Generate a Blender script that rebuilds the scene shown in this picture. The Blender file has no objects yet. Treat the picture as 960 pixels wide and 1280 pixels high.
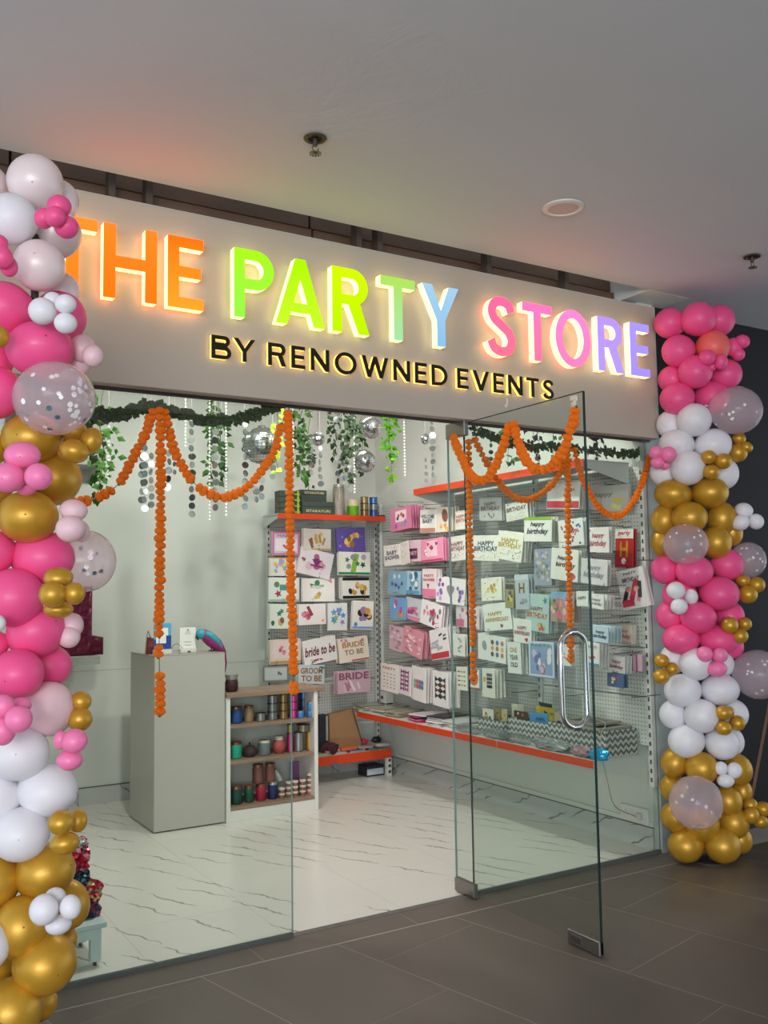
import bpy, bmesh, math, random
from math import sin, cos, pi, radians
from mathutils import Vector, Matrix
random.seed(7)
SC = bpy.context.scene
COL = SC.collection

# ------------------------------------------------------------ camera
FPX = 1163.5
YAW, PIT, ROL = radians(31.34), radians(4.724), radians(-0.852)
CAM = Vector((0, 0, 1.5))
FW = Vector((sin(YAW)*cos(PIT), cos(YAW)*cos(PIT), sin(PIT)))
_r = Vector((cos(YAW), -sin(YAW), 0)); _u = _r.cross(FW)
RT = _r*cos(ROL) + _u*sin(ROL); UP = -_r*sin(ROL) + _u*cos(ROL)
cd = bpy.data.cameras.new('camera'); cam = bpy.data.objects.new('camera', cd); COL.objects.link(cam)
cd.sensor_fit = 'VERTICAL'; cd.sensor_height = 36.0; cd.lens = FPX/1280*36.0
cd.clip_start = 0.05; cd.clip_end = 100
M = Matrix((RT, UP, -FW)).transposed().to_4x4(); M.translation = CAM
cam.matrix_world = M
SC.camera = cam

# ------------------------------------------------------------ world, lamps, exposure
w = bpy.data.worlds.new('mall_light'); SC.world = w; w.use_nodes = True
bg = w.node_tree.nodes['Background']
bg.inputs[0].default_value = (0.78, 0.90, 1.0, 1); bg.inputs[1].default_value = 1.30
def area(name, loc, size, power, col=(1, 1, 1), rot=(0, 0, 0), sy=None):
    l = bpy.data.lights.new(name, 'AREA'); l.energy = power; l.color = col
    l.shape = 'RECTANGLE'; l.size = size; l.size_y = sy or size
    o = bpy.data.objects.new(name, l); o.location = loc; o.rotation_euler = rot; COL.objects.link(o)
    return o
# ceiling panels inside the shop
SHOPCOL = (1.0, 0.985, 0.93)
area('shop_lamp', (1.5, 4.25, 3.0), 0.11, 32, SHOPCOL, (radians(38), 0, radians(-8)))
area('shop_lamp', (2.9, 4.3, 3.0), 0.12, 27, SHOPCOL, (radians(34), 0, radians(-20)))
area('shop_lamp', (2.2, 4.5, 3.04), 0.5, 7, SHOPCOL)
area('shop_lamp', (1.4, 5.75, 3.04), 0.5, 4, SHOPCOL)
area('shop_lamp', (3.1, 5.75, 3.04), 0.5, 7, SHOPCOL)
# mall corridor: unseen fill lights added overhead and behind the camera
area('mall_fill', (-0.8, -1.6, 3.1), 1.2, 14, (1, 0.95, 0.90))
area('mall_fill', (2.6, 0.2, 3.1), 1.2, 4, (1, 0.94, 0.88))
area('rear_left_fill', (-3.6, -4.6, 1.9), 3.6, 330, (0.94, 0.97, 1.0), (radians(90), 0, radians(-35)), 2.2)  # broad fill added behind left, brightens the balloons and sign front
area('rear_fill', (-0.6, -5.4, 1.6), 3.6, 110, (0.95, 0.97, 1.0), (radians(95), 0, 0), 1.6)  # fill added behind the camera for the light the rear wall cuts off
SC.view_settings.view_transform = 'Standard'; SC.view_settings.look = 'None'
SC.view_settings.exposure = 0.0; SC.view_settings.gamma = 1.0
SC.view_settings.use_curve_mapping = False

# ------------------------------------------------------------ measuring helpers (pixel -> point on a real plane)
def ray(x, y): return FW + RT*((x-480)/FPX) - UP*((y-640)/FPX)
def on(ax, val, x, y):
    d = ray(x, y); return CAM + d*((val-CAM[ax])/d[ax])
def depth(p): return (Vector(p)-CAM).dot(FW)

# ------------------------------------------------------------ materials
def lin(c):
    if isinstance(c, str):
        c = c.lstrip('#'); c = ''.join(q*2 for q in c) if len(c) == 3 else c; c = tuple(int(c[i:i+2], 16)/255 for i in (0, 2, 4))
    return tuple(v/12.92 if v <= 0.04045 else ((v+0.055)/1.055)**2.4 for v in c[:3]) + (1,)
_mc = {}
def mat(name, c, rough=0.5, metal=0.0, bump=0, bscale=60, var=0, vscale=4, coat=0, sub=0, trans=0, spec=0.5, emis=None, estr=0):
    if name in _mc: return _mc[name]
    m = bpy.data.materials.new(name); m.use_nodes = True; _mc[name] = m
    nt = m.node_tree; b = nt.nodes['Principled BSDF']
    b.inputs['Base Color'].default_value = lin(c)
    b.inputs['Roughness'].default_value = rough; b.inputs['Metallic'].default_value = metal
    b.inputs['Specular IOR Level'].default_value = spec
    if coat: b.inputs['Coat Weight'].default_value = coat; b.inputs['Coat Roughness'].default_value = .12
    if sub: b.inputs['Subsurface Weight'].default_value = sub; b.inputs['Subsurface Radius'].default_value = (.03, .02, .02)
    if trans: b.inputs['Transmission Weight'].default_value = trans
    if emis: b.inputs['Emission Color'].default_value = lin(emis); b.inputs['Emission Strength'].default_value = estr
    if bump or var:
        tc = nt.nodes.new('ShaderNodeTexCoord')
        if bump:
            n = nt.nodes.new('ShaderNodeTexNoise'); n.inputs['Scale'].default_value = bscale; n.inputs['Detail'].default_value = 4
            nt.links.new(tc.outputs['Object'], n.inputs['Vector'])
            bp = nt.nodes.new('ShaderNodeBump'); bp.inputs['Strength'].default_value = bump; bp.inputs['Distance'].default_value = .01
            nt.links.new(n.outputs['Fac'], bp.inputs['Height']); nt.links.new(bp.outputs[0], b.inputs['Normal'])
        if var:
            n = nt.nodes.new('ShaderNodeTexNoise'); n.inputs['Scale'].default_value = vscale; n.inputs['Detail'].default_value = 5
            nt.links.new(tc.outputs['Object'], n.inputs['Vector'])
            mx = nt.nodes.new('ShaderNodeMix'); mx.data_type = 'RGBA'
            l = lin(c); mx.inputs['A'].default_value = tuple(v*(1-var) for v in l[:3])+(1,)
            mx.inputs['B'].default_value = tuple(min(1, v*(1+var)) for v in l[:3])+(1,)
            nt.links.new(n.outputs['Fac'], mx.inputs['Factor']); nt.links.new(mx.outputs['Result'], b.inputs['Base Color'])
    return m
def pal(c): return mat('ink_'+c.lstrip('#'), c, .45)
def emit_mat(name, top, bot, boost, z0, z1):
    m = bpy.data.materials.new(name); m.use_nodes = True; nt = m.node_tree; nt.nodes.clear()
    o = nt.nodes.new('ShaderNodeOutputMaterial'); e = nt.nodes.new('ShaderNodeEmission')
    g = nt.nodes.new('ShaderNodeNewGeometry'); s = nt.nodes.new('ShaderNodeSeparateXYZ')
    mr = nt.nodes.new('ShaderNodeMapRange'); mr.inputs['From Min'].default_value = z0; mr.inputs['From Max'].default_value = z1
    mx = nt.nodes.new('ShaderNodeMix'); mx.data_type = 'RGBA'
    def deep(c):
        v = list(lin(c)[:3]); i = v.index(max(v)); v[i] *= boost; return tuple(v)+(1,)
    mx.inputs['A'].default_value = deep(bot); mx.inputs['B'].default_value = deep(top)
    nt.links.new(g.outputs['Position'], s.inputs[0]); nt.links.new(s.outputs['Z'], mr.inputs['Value'])
    nt.links.new(mr.outputs[0], mx.inputs['Factor']); nt.links.new(mx.outputs['Result'], e.inputs[0])
    e.inputs[1].default_value = 1.0; nt.links.new(e.outputs[0], o.inputs[0]); return m
def film_mat(name, tint, refl=1.45, haze=0.0, hazecol='#ffffff', rough=0.02, grough=None):
    """thin clear sheet: transparent + fresnel gloss + a little haze"""
    m = bpy.data.materials.new(name); m.use_nodes = True; nt = m.node_tree; nt.nodes.clear()
    o = nt.nodes.new('ShaderNodeOutputMaterial'); t = nt.nodes.new('ShaderNodeBsdfTransparent'); t.inputs[0].default_value = lin(tint)
    gl = nt.nodes.new('ShaderNodeBsdfGlossy'); gl.inputs['Roughness'].default_value = rough
    f0 = ((refl-1)/(refl+1))**2          # Schlick reflectance, the same from both sides of the sheet
    lw = nt.nodes.new('ShaderNodeLayerWeight'); pw = nt.nodes.new('ShaderNodeMath'); pw.operation = 'POWER'; pw.inputs[1].default_value = 5
    nt.links.new(lw.outputs['Facing'], pw.inputs[0])
    fr = nt.nodes.new('ShaderNodeMath'); fr.operation = 'MULTIPLY_ADD'; fr.inputs[1].default_value = 1-f0; fr.inputs[2].default_value = f0
    nt.links.new(pw.outputs[0], fr.inputs[0])
    d = nt.nodes.new('ShaderNodeBsdfTranslucent'); d.inputs[0].default_value = lin(hazecol)
    d2 = nt.nodes.new('ShaderNodeBsdfDiffuse'); d2.inputs[0].default_value = lin(hazecol)
    md = nt.nodes.new('ShaderNodeMixShader'); md.inputs[0].default_value = .4
    nt.links.new(d2.outputs[0], md.inputs[1]); nt.links.new(d.outputs[0], md.inputs[2])
    m1 = nt.nodes.new('ShaderNodeMixShader'); m1.inputs[0].default_value = haze
    nt.links.new(t.outputs[0], m1.inputs[1]); nt.links.new(md.outputs[0], m1.inputs[2])
    m2 = nt.nodes.new('ShaderNodeMixShader'); nt.links.new(fr.outputs[0], m2.inputs[0])
    nt.links.new(m1.outputs[0], m2.inputs[1]); nt.links.new(gl.outputs[0], m2.inputs[2])
    nt.links.new(m2.outputs[0], o.inputs[0]); return m

# ------------------------------------------------------------ object helpers
def link(o): COL.objects.link(o); return o
def wloc(o):
    v = Vector((0, 0, 0))
    while o: v += o.location; o = o.parent
    return v
def props(o, label=None, cat=None, group=None, kind=None):
    if label: o['label'] = label
    if cat: o['category'] = cat
    if group: o['group'] = group
    if kind: o['kind'] = kind
    return o
def thing(name, label, cat, loc=(0, 0, 0), rot=(0, 0, 0), group=None):
    o = bpy.data.objects.new(name, None); o.empty_display_size = .05; link(o)
    o.location = loc; o.rotation_euler = rot
    return props(o, label, cat, group)
def putmesh(name, me, parent=None, loc=(0, 0, 0), rot=(0, 0, 0), scale=(1, 1, 1), label=None):
    o = bpy.data.objects.new(name, me); link(o); o.parent = parent
    o.location = loc; o.rotation_euler = rot; o.scale = scale
    if label: o['label'] = label
    return o
class MB:
    def __init__(s): s.v = []; s.f = []; s.m = []; s.mi = 0
    def add(s, vs, fs):
        n = len(s.v); s.v += [tuple(p) for p in vs]
        for f in fs: s.f.append(tuple(i+n for i in f)); s.m.append(s.mi)
        return s
    def box(s, x0, y0, z0, x1, y1, z1):
        return s.add([(x0,y0,z0),(x1,y0,z0),(x1,y1,z0),(x0,y1,z0),(x0,y0,z1),(x1,y0,z1),(x1,y1,z1),(x0,y1,z1)],
                     [(0,3,2,1),(4,5,6,7),(0,1,5,4),(1,2,6,5),(2,3,7,6),(3,0,4,7)])
    def bbox(s, x0, y0, z0, x1, y1, z1, b=.004):
        """chamfered box"""
        bm = bmesh.new(); bmesh.ops.create_cube(bm, size=1)
        for v in bm.verts: v.co = Vector(((x0+x1)/2+v.co.x*(x1-x0), (y0+y1)/2+v.co.y*(y1-y0), (z0+z1)/2+v.co.z*(z1-z0)))
        bmesh.ops.bevel(bm, geom=bm.edges[:]+bm.verts[:], offset=b, segments=1, affect='EDGES')
        return s.frombm(bm)
    def frombm(s, bm):
        bm.verts.ensure_lookup_table(); bm.verts.index_update()
        s.add([v.co[:] for v in bm.verts], [[v.index for v in f.verts] for f in bm.faces]); bm.free(); return s
    def lathe(s, cx, cy, prof, n=16, cap=True):
        n0 = len(s.v); vs = []; fs = []
        for r, z in prof:
            for k in range(n): a = 2*pi*k/n; vs.append((cx+r*cos(a), cy+r*sin(a), z))
        for j in range(len(prof)-1):
            for k in range(n): a = j*n+k; b = j*n+(k+1) % n; fs.append((a, b, b+n, a+n))
        if cap: fs.append(tuple(range(n-1, -1, -1))); fs.append(tuple((len(prof)-1)*n+k for k in range(n)))
        return s.add(vs, fs)
    def tube(s, pts, r, n=6, cap=True):
        pts = [Vector(p) for p in pts]; vs = []; fs = []; prev = None
        for i, p in enumerate(pts):
            t = (pts[min(i+1, len(pts)-1)]-pts[max(i-1, 0)]).normalized()
            if prev is None:
                a = Vector((0, 0, 1)) if abs(t.z) < .9 else Vector((1, 0, 0)); u = t.cross(a).normalized()
            else: u = (prev - t*prev.dot(t)).normalized()
            prev = u; q = t.cross(u)
            rr = r[i] if isinstance(r, (list, tuple)) else r
            for k in range(n): a = 2*pi*k/n; vs.append(p+u*cos(a)*rr+q*sin(a)*rr)
        for j in range(len(pts)-1):
            for k in range(n): a = j*n+k; b = j*n+(k+1) % n; fs.append((a, b, b+n, a+n))
        if cap: fs.append(tuple(range(n-1, -1, -1))); fs.append(tuple((len(pts)-1)*n+k for k in range(n)))
        return s.add(vs, fs)
    def sphere(s, c, r, nu=12, nv=8, sq=(1, 1, 1)):
        bm = bmesh.new(); bmesh.ops.create_uvsphere(bm, u_segments=nu, v_segments=nv, radius=1)
        for v in bm.verts: v.co = Vector((c[0]+v.co.x*r*sq[0], c[1]+v.co.y*r*sq[1], c[2]+v.co.z*r*sq[2]))
        return s.frombm(bm)
    def disc(s, c, u, v, r, n=10):
        c, u, v = Vector(c), Vector(u), Vector(v)
        return s.add([c+u*cos(2*pi*k/n)*r+v*sin(2*pi*k/n)*r for k in range(n)], [tuple(range(n))])
    def mesh(s, name, mats, smooth=False, off=(0, 0, 0)):
        me = bpy.data.meshes.new(name)
        me.from_pydata([(a-off[0], b-off[1], c-off[2]) for a, b, c in s.v], [], s.f)
        if not isinstance(mats, (list, tuple)): mats = [mats]
        for m in mats: me.materials.append(m)
        me.polygons.foreach_set('material_index', s.m)
        if smooth:
            me.polygons.foreach_set('use_smooth', [True]*len(s.f))
            if smooth != 'all': me.set_sharp_from_angle(angle=radians(38))
        me.update(); return me
    def build(s, name, mats, parent=None, smooth=False, label=None, kind=None, world=True):
        off = wloc(parent) if (parent and world) else (0, 0, 0)
        o = bpy.data.objects.new(name, s.mesh(name, mats, smooth, off)); link(o); o.parent = parent
        return props(o, label, None, None, kind)
def struct(name, mb, m, smooth=False): return mb.build(name, m, None, smooth, None, 'structure')
def solo(name, mb, m, label, cat, group=None, smooth=False, base=None):
    """a thing that is one mesh, origin at its base"""
    if base is None:
        xs = [v[0] for v in mb.v]; ys = [v[1] for v in mb.v]; zs = [v[2] for v in mb.v]
        base = ((min(xs)+max(xs))/2, (min(ys)+max(ys))/2, min(zs))
    o = bpy.data.objects.new(name, mb.mesh(name, m, smooth, base)); o.location = base; link(o)
    return props(o, label, cat, group)
def crom(pts, n=12):
    """catmull-rom through 3d points"""
    P = [Vector(p) for p in pts]; P = [P[0]*2-P[1]]+P+[P[-1]*2-P[-2]]; out = []
    for i in range(1, len(P)-2):
        for k in range(n):
            t = k/n; a, b, c, d = P[i-1:i+3]
            out.append(.5*((2*b)+(c-a)*t+(2*a-5*b+4*c-d)*t*t+(3*b-a-3*c+d)*t**3))
    return out+[P[-2]]
def clip_poly(poly, ax, val, keep_less=True):
    out = []; n = len(poly)
    ins = lambda p: (p[ax] <= val) if keep_less else (p[ax] >= val)
    for i in range(n):
        a, b = poly[i], poly[(i+1) % n]
        if ins(a): out.append(a)
        if ins(a) != ins(b):
            t = (val-a[ax])/(b[ax]-a[ax]); out.append(tuple(a[k]+(b[k]-a[k])*t for k in range(2)))
    return out

# ============================================================ SETTING
YG = 3.80          # glass line
YB = 6.90          # back wall face
XR = 4.12          # right wall face
ZC = 3.18          # mall ceiling
m_wall = mat('shop_wall_paint', '#cfd0c9', .35, var=.03, vscale=1.5)
m_ceil = mat('ceiling_paint', '#c9c6c2', .8)
# mall ceiling plaster with trowel marks
def plaster():
    m = mat('plaster', '#d0d2d5', .75); nt = m.node_tree; b = nt.nodes['Principled BSDF']
    tc = nt.nodes.new('ShaderNodeTexCoord'); n = nt.nodes.new('ShaderNodeTexNoise'); n.inputs['Scale'].default_value = 3.2
    n.inputs['Detail'].default_value = 7; n.inputs['Roughness'].default_value = .62; n.inputs['Distortion'].default_value = 1.2
    n2 = nt.nodes.new('ShaderNodeTexNoise'); n2.inputs['Scale'].default_value = .9; n2.inputs['Detail'].default_value = 2
    r = nt.nodes.new('ShaderNodeValToRGB'); r.color_ramp.elements[0].position = .52; r.color_ramp.elements[1].position = .62
    nt.links.new(tc.outputs['Object'], n.inputs['Vector']); nt.links.new(tc.outputs['Object'], n2.inputs['Vector'])
    nt.links.new(n2.outputs['Fac'], r.inputs[0])
    mu = nt.nodes.new('ShaderNodeMath'); mu.operation = 'MULTIPLY'
    nt.links.new(n.outputs['Fac'], mu.inputs[0]); nt.links.new(r.outputs[0], mu.inputs[1])
    bp = nt.nodes.new('ShaderNodeBump'); bp.inputs['Strength'].default_value = .28; bp.inputs['Distance'].default_value = .015
    nt.links.new(mu.outputs[0], bp.inputs['Height']); nt.links.new(bp.outputs[0], b.inputs['Normal'])
    return m
c = MB()
c.box(-5, -5.5, ZC, 9, 3.64, ZC+.25); c.box(4.34, 3.64, ZC, 9, 4.2, ZC+.25)
struct('ceiling', c, plaster())
c = MB(); c.box(4.01, 3.64, ZC-.001, 4.34, 4.2, ZC+.24)
struct('trim_1', c, mat('lit_ceiling_white', '#e8e7df', .5))  # paler than the ceiling: light from sign and shop put into its colour
c = MB(); c.box(-5, -5.62, 0, 9, -5.5, ZC); struct('wall_unseen', c, mat('unseen_wall_paint', '#6a6c70', .7))  # unseen wall, added to dim the reflections in the glass
# recess above the sign: dark timber boards
m_dark = mat('dark_recess', '#2c2521', .8)
m_wood = mat('dark_timber', '#6a4e3a', .6, bump=.2, bscale=30, var=.35, vscale=6)
c = MB(); c.box(-1.2, 4.02, 3.02, 4.0, 4.06, 3.9); c.box(-1.2, 3.62, 3.75, 4.02, 4.06, 3.9)
rec = struct('wall_above_sign', c, m_dark)
for z0, z1, y in ((3.06, 3.15, 3.93), (3.165, 3.235, 3.90), (3.25, 3.33, 3.93), (3.345, 3.45, 3.95)):
    for x0, x1 in ((-1.2, .62), (.63, 1.99), (2.0, 3.05), (3.06, 4.0)):
        c = MB(); c.bbox(x0, y, z0, x1, y+.03, z1, .003); c.build('plank', m_wood, rec)
for x in (1.0, 1.16, 2.2, 2.32, 3.0, 3.55):
    c = MB(); c.bbox(x, 3.83, 3.03, x+.03, 3.89, 3.30, .002); c.build('stud', mat('grey_stud', '#5a4a3e', .6), rec)

# --- mall floor tiles, laid askew to the shopfront
TH = radians(12.8); LG = 3.612
def tilemat():
    m = mat('grey_floor_tile', '#74685f', .42); nt = m.node_tree; b = nt.nodes['Principled BSDF']
    g = nt.nodes.new('ShaderNodeNewGeometry'); mp = nt.nodes.new('ShaderNodeMapping'); mp.inputs['Scale'].default_value = (2.2, 1.0, 1)
    mp.inputs['Rotation'].default_value = (0, 0, radians(60))
    n = nt.nodes.new('ShaderNodeTexNoise'); n.inputs['Scale'].default_value = 2.6; n.inputs['Detail'].default_value = 8; n.inputs['Roughness'].default_value = .6
    nt.links.new(g.outputs['Position'], mp.inputs[0]); nt.links.new(mp.outputs[0], n.inputs['Vector'])
    r = nt.nodes.new('ShaderNodeValToRGB'); r.color_ramp.elements[0].position = .3; r.color_ramp.elements[0].color = lin('#5a5149')
    r.color_ramp.elements[1].position = .72; r.color_ramp.elements[1].color = lin('#665c54')
    nt.links.new(n.outputs['Fac'], r.inputs[0]); nt.links.new(r.outputs[0], b.inputs['Base Color'])
    mr = nt.nodes.new('ShaderNodeMapRange'); mr.inputs['To Min'].default_value = .32; mr.inputs['To Max'].default_value = .5
    nt.links.new(n.outputs['Fac'], mr.inputs['Value']); nt.links.new(mr.outputs[0], b.inputs['Roughness'])
    return m
m_tile = tilemat(); m_grout = mat('pale_grout', '#a39a90', .9)
c = MB(); c.box(-5, -5.5, -.05, 9, 3.86, -.0007)
floor = struct('floor', c, m_grout)
e_u = Vector((cos(TH), sin(TH))); e_v = Vector((-sin(TH), cos(TH)))
ju = lambda i: 2.685+.588*i
for i in range(-7, 10):
    off = {0: 1.655, 1: 2.053, -1: 2.456}.get(i, (1.655+.4*i) % 1.17)
    for k in range(-6, 6):
        u0, u1 = ju(i)+.0022, ju(i+1)-.0022; v0 = off+1.17*k+.0015; v1 = v0+1.167
        poly = [tuple(e_u*a+e_v*b) for a, b in ((u0, v0), (u1, v0), (u1, v1), (u0, v1))]
        poly = clip_poly(poly, 1, LG-.004)
        if len(poly) < 3: continue
        for ax, val, less in ((0, 8.6, True), (0, -4.6, False), (1, -5.2, False)):
            poly = clip_poly(poly, ax, val, less)
            if len(poly) < 3: break
        if len(poly) < 3: continue
        n = len(poly); mb = MB()
        mb.add([(p[0], p[1], 0) for p in poly]+[(p[0], p[1], -.002) for p in poly],
               [tuple(range(n))]+[(j, j+n, (j+1) % n+n, (j+1) % n) for j in range(n)])
        mb.build('floor_tile', m_tile, floor)
m_groove = mat('dark_joint', '#2c2724', .9)
c = MB(); c.box(-5, LG-.004, -.01, 4.3, LG+.005, -.0015); c.build('floor_joint', m_groove, floor)
for x0, x1 in ((-1.2, .4), (.403, 1.6), (1.603, 2.35), (2.353, 3.5), (3.503, 4.3)):
    c = MB(); c.box(x0, LG+.005, -.01, x1, YG-.01, 0); c.build('border_tile', m_tile, floor)
c = MB(); c.box(.2, YG-.012, -.01, 4.12, YG+.03, .0015)
struct('trim_2', c, mat('worn_threshold', '#5e5a55', .6, bump=.5, bscale=90, var=.3, vscale=30))
# --- shop floor marble
VEIN_ANGLE = 66
def marble(name, base, vein, sc=1.0, amt=1.0, rough=.22):
    m = mat(name, base, rough); nt = m.node_tree; b = nt.nodes['Principled BSDF']
    N = nt.nodes.new; L = nt.links.new
    def m2(op, a, b_=None, c_=None):
        n = N('ShaderNodeMath'); n.operation = op
        for k, v in enumerate((a, b_, c_)):
            if v is None: continue
            if isinstance(v, (int, float)): n.inputs[k].default_value = v
            else: L(v, n.inputs[k])
        return n.outputs[0]
    g = N('ShaderNodeNewGeometry'); mp = N('ShaderNodeMapping'); mp.inputs['Rotation'].default_value = (0, 0, radians(VEIN_ANGLE))
    L(g.outputs['Position'], mp.inputs[0]); sp = N('ShaderNodeSeparateXYZ'); L(mp.outputs[0], sp.inputs[0])
    cu, cv = .40/sc, .145/sc
    u, v = sp.outputs['X'], m2('ADD', sp.outputs['Y'], sp.outputs['Z'])
    v = m2('DIVIDE', v, cv); row = m2('FLOOR', v)
    wn = N('ShaderNodeTexWhiteNoise'); wn.noise_dimensions = '1D'; L(row, wn.inputs['W'])
    u = m2('ADD', m2('DIVIDE', u, cu), wn.outputs['Value']); cell = m2('FLOOR', u)
    cb = N('ShaderNodeCombineXYZ'); L(cell, cb.inputs[0]); L(row, cb.inputs[1])
    w2 = N('ShaderNodeTexWhiteNoise'); w2.noise_dimensions = '2D'; L(cb.outputs[0], w2.inputs['Vector'])
    sc_ = N('ShaderNodeSeparateColor'); L(w2.outputs['Color'], sc_.inputs[0]); r1, r2, r3 = sc_.outputs
    a, b_ = m2('FRACT', u), m2('FRACT', v)
    nz = N('ShaderNodeTexNoise'); nz.inputs['Scale'].default_value = 11*sc; nz.inputs['Detail'].default_value = 4; L(g.outputs['Position'], nz.inputs['Vector'])
    wob = m2('MULTIPLY', m2('SUBTRACT', nz.outputs['Fac'], .5), .55)
    tilt = m2('MULTIPLY', m2('SUBTRACT', a, .5), m2('MULTIPLY', m2('SUBTRACT', r3, .35), .6))
    cen = m2('ADD', m2('ADD', .36, m2('MULTIPLY', r1, .28)), m2('ADD', wob, tilt))
    dist = m2('MULTIPLY', m2('ABSOLUTE', m2('SUBTRACT', b_, cen)), cv)
    q = m2('SUBTRACT', m2('MULTIPLY', a, 2), 1); tap = m2('SUBTRACT', 1, m2('MULTIPLY', q, q))
    wid = m2('MULTIPLY', m2('MULTIPLY', tap, m2('LESS_THAN', r2, .6)), m2('ADD', .0035, m2('MULTIPLY', nz.outputs['Fac'], .0085)))
    mk = m2('SUBTRACT', 1, m2('MINIMUM', 1, m2('DIVIDE', dist, m2('ADD', wid, .00001))))
    mk = m2('MINIMUM', amt, m2('MULTIPLY', mk, 1.6))
    cl = N('ShaderNodeTexNoise'); cl.inputs['Scale'].default_value = 1.6; cl.inputs['Detail'].default_value = 4; L(g.outputs['Position'], cl.inputs['Vector'])
    m0 = N('ShaderNodeMix'); m0.data_type = 'RGBA'; lb = lin(base); m0.inputs['A'].default_value = tuple(x*.93 for x in lb[:3])+(1,); m0.inputs['B'].default_value = tuple(min(1, x*1.05) for x in lb[:3])+(1,); L(cl.outputs['Fac'], m0.inputs['Factor'])
    mx = N('ShaderNodeMix'); mx.data_type = 'RGBA'; L(m0.outputs['Result'], mx.inputs['A']); mx.inputs['B'].default_value = lin(vein)
    L(mk, mx.inputs['Factor']); L(mx.outputs['Result'], b.inputs['Base Color'])
    return m
m_marb = marble('white_marble', '#cfccc4', '#8a8682', 1.0, .85)
m_skirt = marble('grey_marble', '#b9bab6', '#6a6a6a', 1.6, .9, .3)
c = MB(); c.box(-.6, YG+.03, -.05, XR+.02, YB+.02, -.001)
sfl = struct('floor_shop', c, mat('marble_joint', '#b5b3ab', .7))
for i in range(9):
    for k in range(6):
        x0 = -.6+.6*i; x1 = min(x0+.5985, XR+.02); y0 = YG+.031+.9*k-(.45 if i % 2 else 0); y1 = y0+.8985
        y0 = max(y0, YG+.031); y1 = min(y1, YB+.02)
        if y1-y0 < .01 or x1-x0 < .01: continue
        c = MB(); c.box(x0, y0, -.004, x1, y1, 0); c.build('marble_tile', m_marb, sfl)
# --- shop walls
c = MB(); c.box(-.75, YB, 0, XR+.25, YB+.12, 3.2); wbk = struct('wall_back', c, m_wall)
c = MB(); zs_ = on(1, YB, 300, 828).z; c.box(-.6, YB-.0008, zs_, XR, YB+.001, zs_+.003); c.build('panel_seam', mat('seam_grey', '#8f9089', .7), wbk)
c = MB(); c.box(XR, YG+.04, 0, XR+.13, YB, 3.2); struct('wall_right', c, m_wall)
c = MB(); c.box(-.75, YG-.05, 0, -.62, YB, 3.2); struct('wall_left', c, m_wall)
c = MB(); c.box(-.75, YG+.15, 3.1, XR+.25, YB+.1, 3.2); struct('ceiling_shop', c, mat('shop_ceiling_paint', '#d9d9d4', .7))
c = MB(); c.box(-.62, YG+.02, 2.39, XR+.13, YG+.14, 3.16); struct('wall_front', c, m_wall)
c = MB(); c.box(-.62, YG-.04, 0, .5, YG+.08, 2.39); struct('wall_pier', c, mat('pier_paint', '#4b4647', .7))
c = MB(); c.box(XR-.02, YG-.02, 0, XR+.13, YG+.04, 2.36)
struct('trim_3', c, mat('greenish_aluminium', '#aab3ad', .4, .3))
c = MB(); c.box(XR+.13, 3.86, 0, 9, 3.98, ZC+.05); struct('wall_outer', c, mat('plum_black_paint', '#110e11', .7))
c = MB(); c.box(XR+.13, 3.845, 0, 9, 3.86, .07); struct('baseboard_outer', c, mat('plum_skirting', '#2a2624', .5))
c = MB(); c.box(-.62, YB-.018, 0, XR, YB, .12); struct('baseboard_back', c, m_skirt)
m_jl = mat('joint_line', '#55554f', .8)
bbk = bpy.data.objects['baseboard_back']; c = MB(); c.box(-.62, YB-.019, .119, XR, YB, .124); c.build('dark_joint', m_jl, bbk)
for x in (1.62, 2.3, 2.98, 3.66): c = MB(); c.box(x, YB-.0186, 0, x+.004, YB-.0175, .119); c.build('dark_joint', m_jl, bbk)
c = MB(); c.box(XR-.018, YG+.05, 0, XR, YB, .12); bbr = struct('baseboard_right', c, m_skirt)
c = MB(); c.box(XR-.019, YG+.05, .119, XR, YB-.02, .123); c.build('dark_joint', m_jl, bbr)
c = MB(); c.box(XR-.012, YG+.05, .122, XR, YB, .150)
for x in range(0): pass
struct('trim_4', c, mat('cable_trunking', '#d4d4cd', .5))
# header rail over the glass
c = MB(); c.box(.3, YG-.03, 2.335, XR+.0, YG+.03, 2.375); c.box(.3, YG-.022, 2.325, XR+.0, YG-.016, 2.337)
struct('trim_5', c, mat('header_steel', '#5d5854', .35, .8))
# glass
m_glass = film_mat('clear_glass', '#f7fbf9', 1.32)
m_edge = mat('glass_edge', '#12302c', .2)
m_edge2 = mat('glass_edge_pale', '#7f9a94', .2)
m_steel = mat('brushed_steel', '#8e8a86', .32, .9, var=.1, vscale=20)
def pane(name, x0, x1):
    c = MB(); c.box(x0, YG-.005, .012, x1, YG+.005, 2.335); o = struct(name, c, m_glass)
    return o
w1 = pane('window_1', .5, 1.815); w2 = pane('window_2', 2.80, XR-.02)
c = MB(); c.box(1.8145, YG-.0055, .012, 1.8175, YG+.0055, 2.335); c.build('edge', m_edge2, w1)
c = MB(); c.box(2.797, YG-.0055, .012, 2.8005, YG+.0055, 2.335); c.build('edge', m_edge, w2)
m_sil = mat('grey_sealant', '#4f5652', .6)
c = MB(); c.box(.5, YG-.012, .0015, 1.815, YG+.008, .016); c.build('sealant', m_sil, w1)
c = MB(); c.box(2.80, YG-.012, .0015, XR-.02, YG+.008, .016); c.build('sealant', m_sil, w2)
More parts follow.
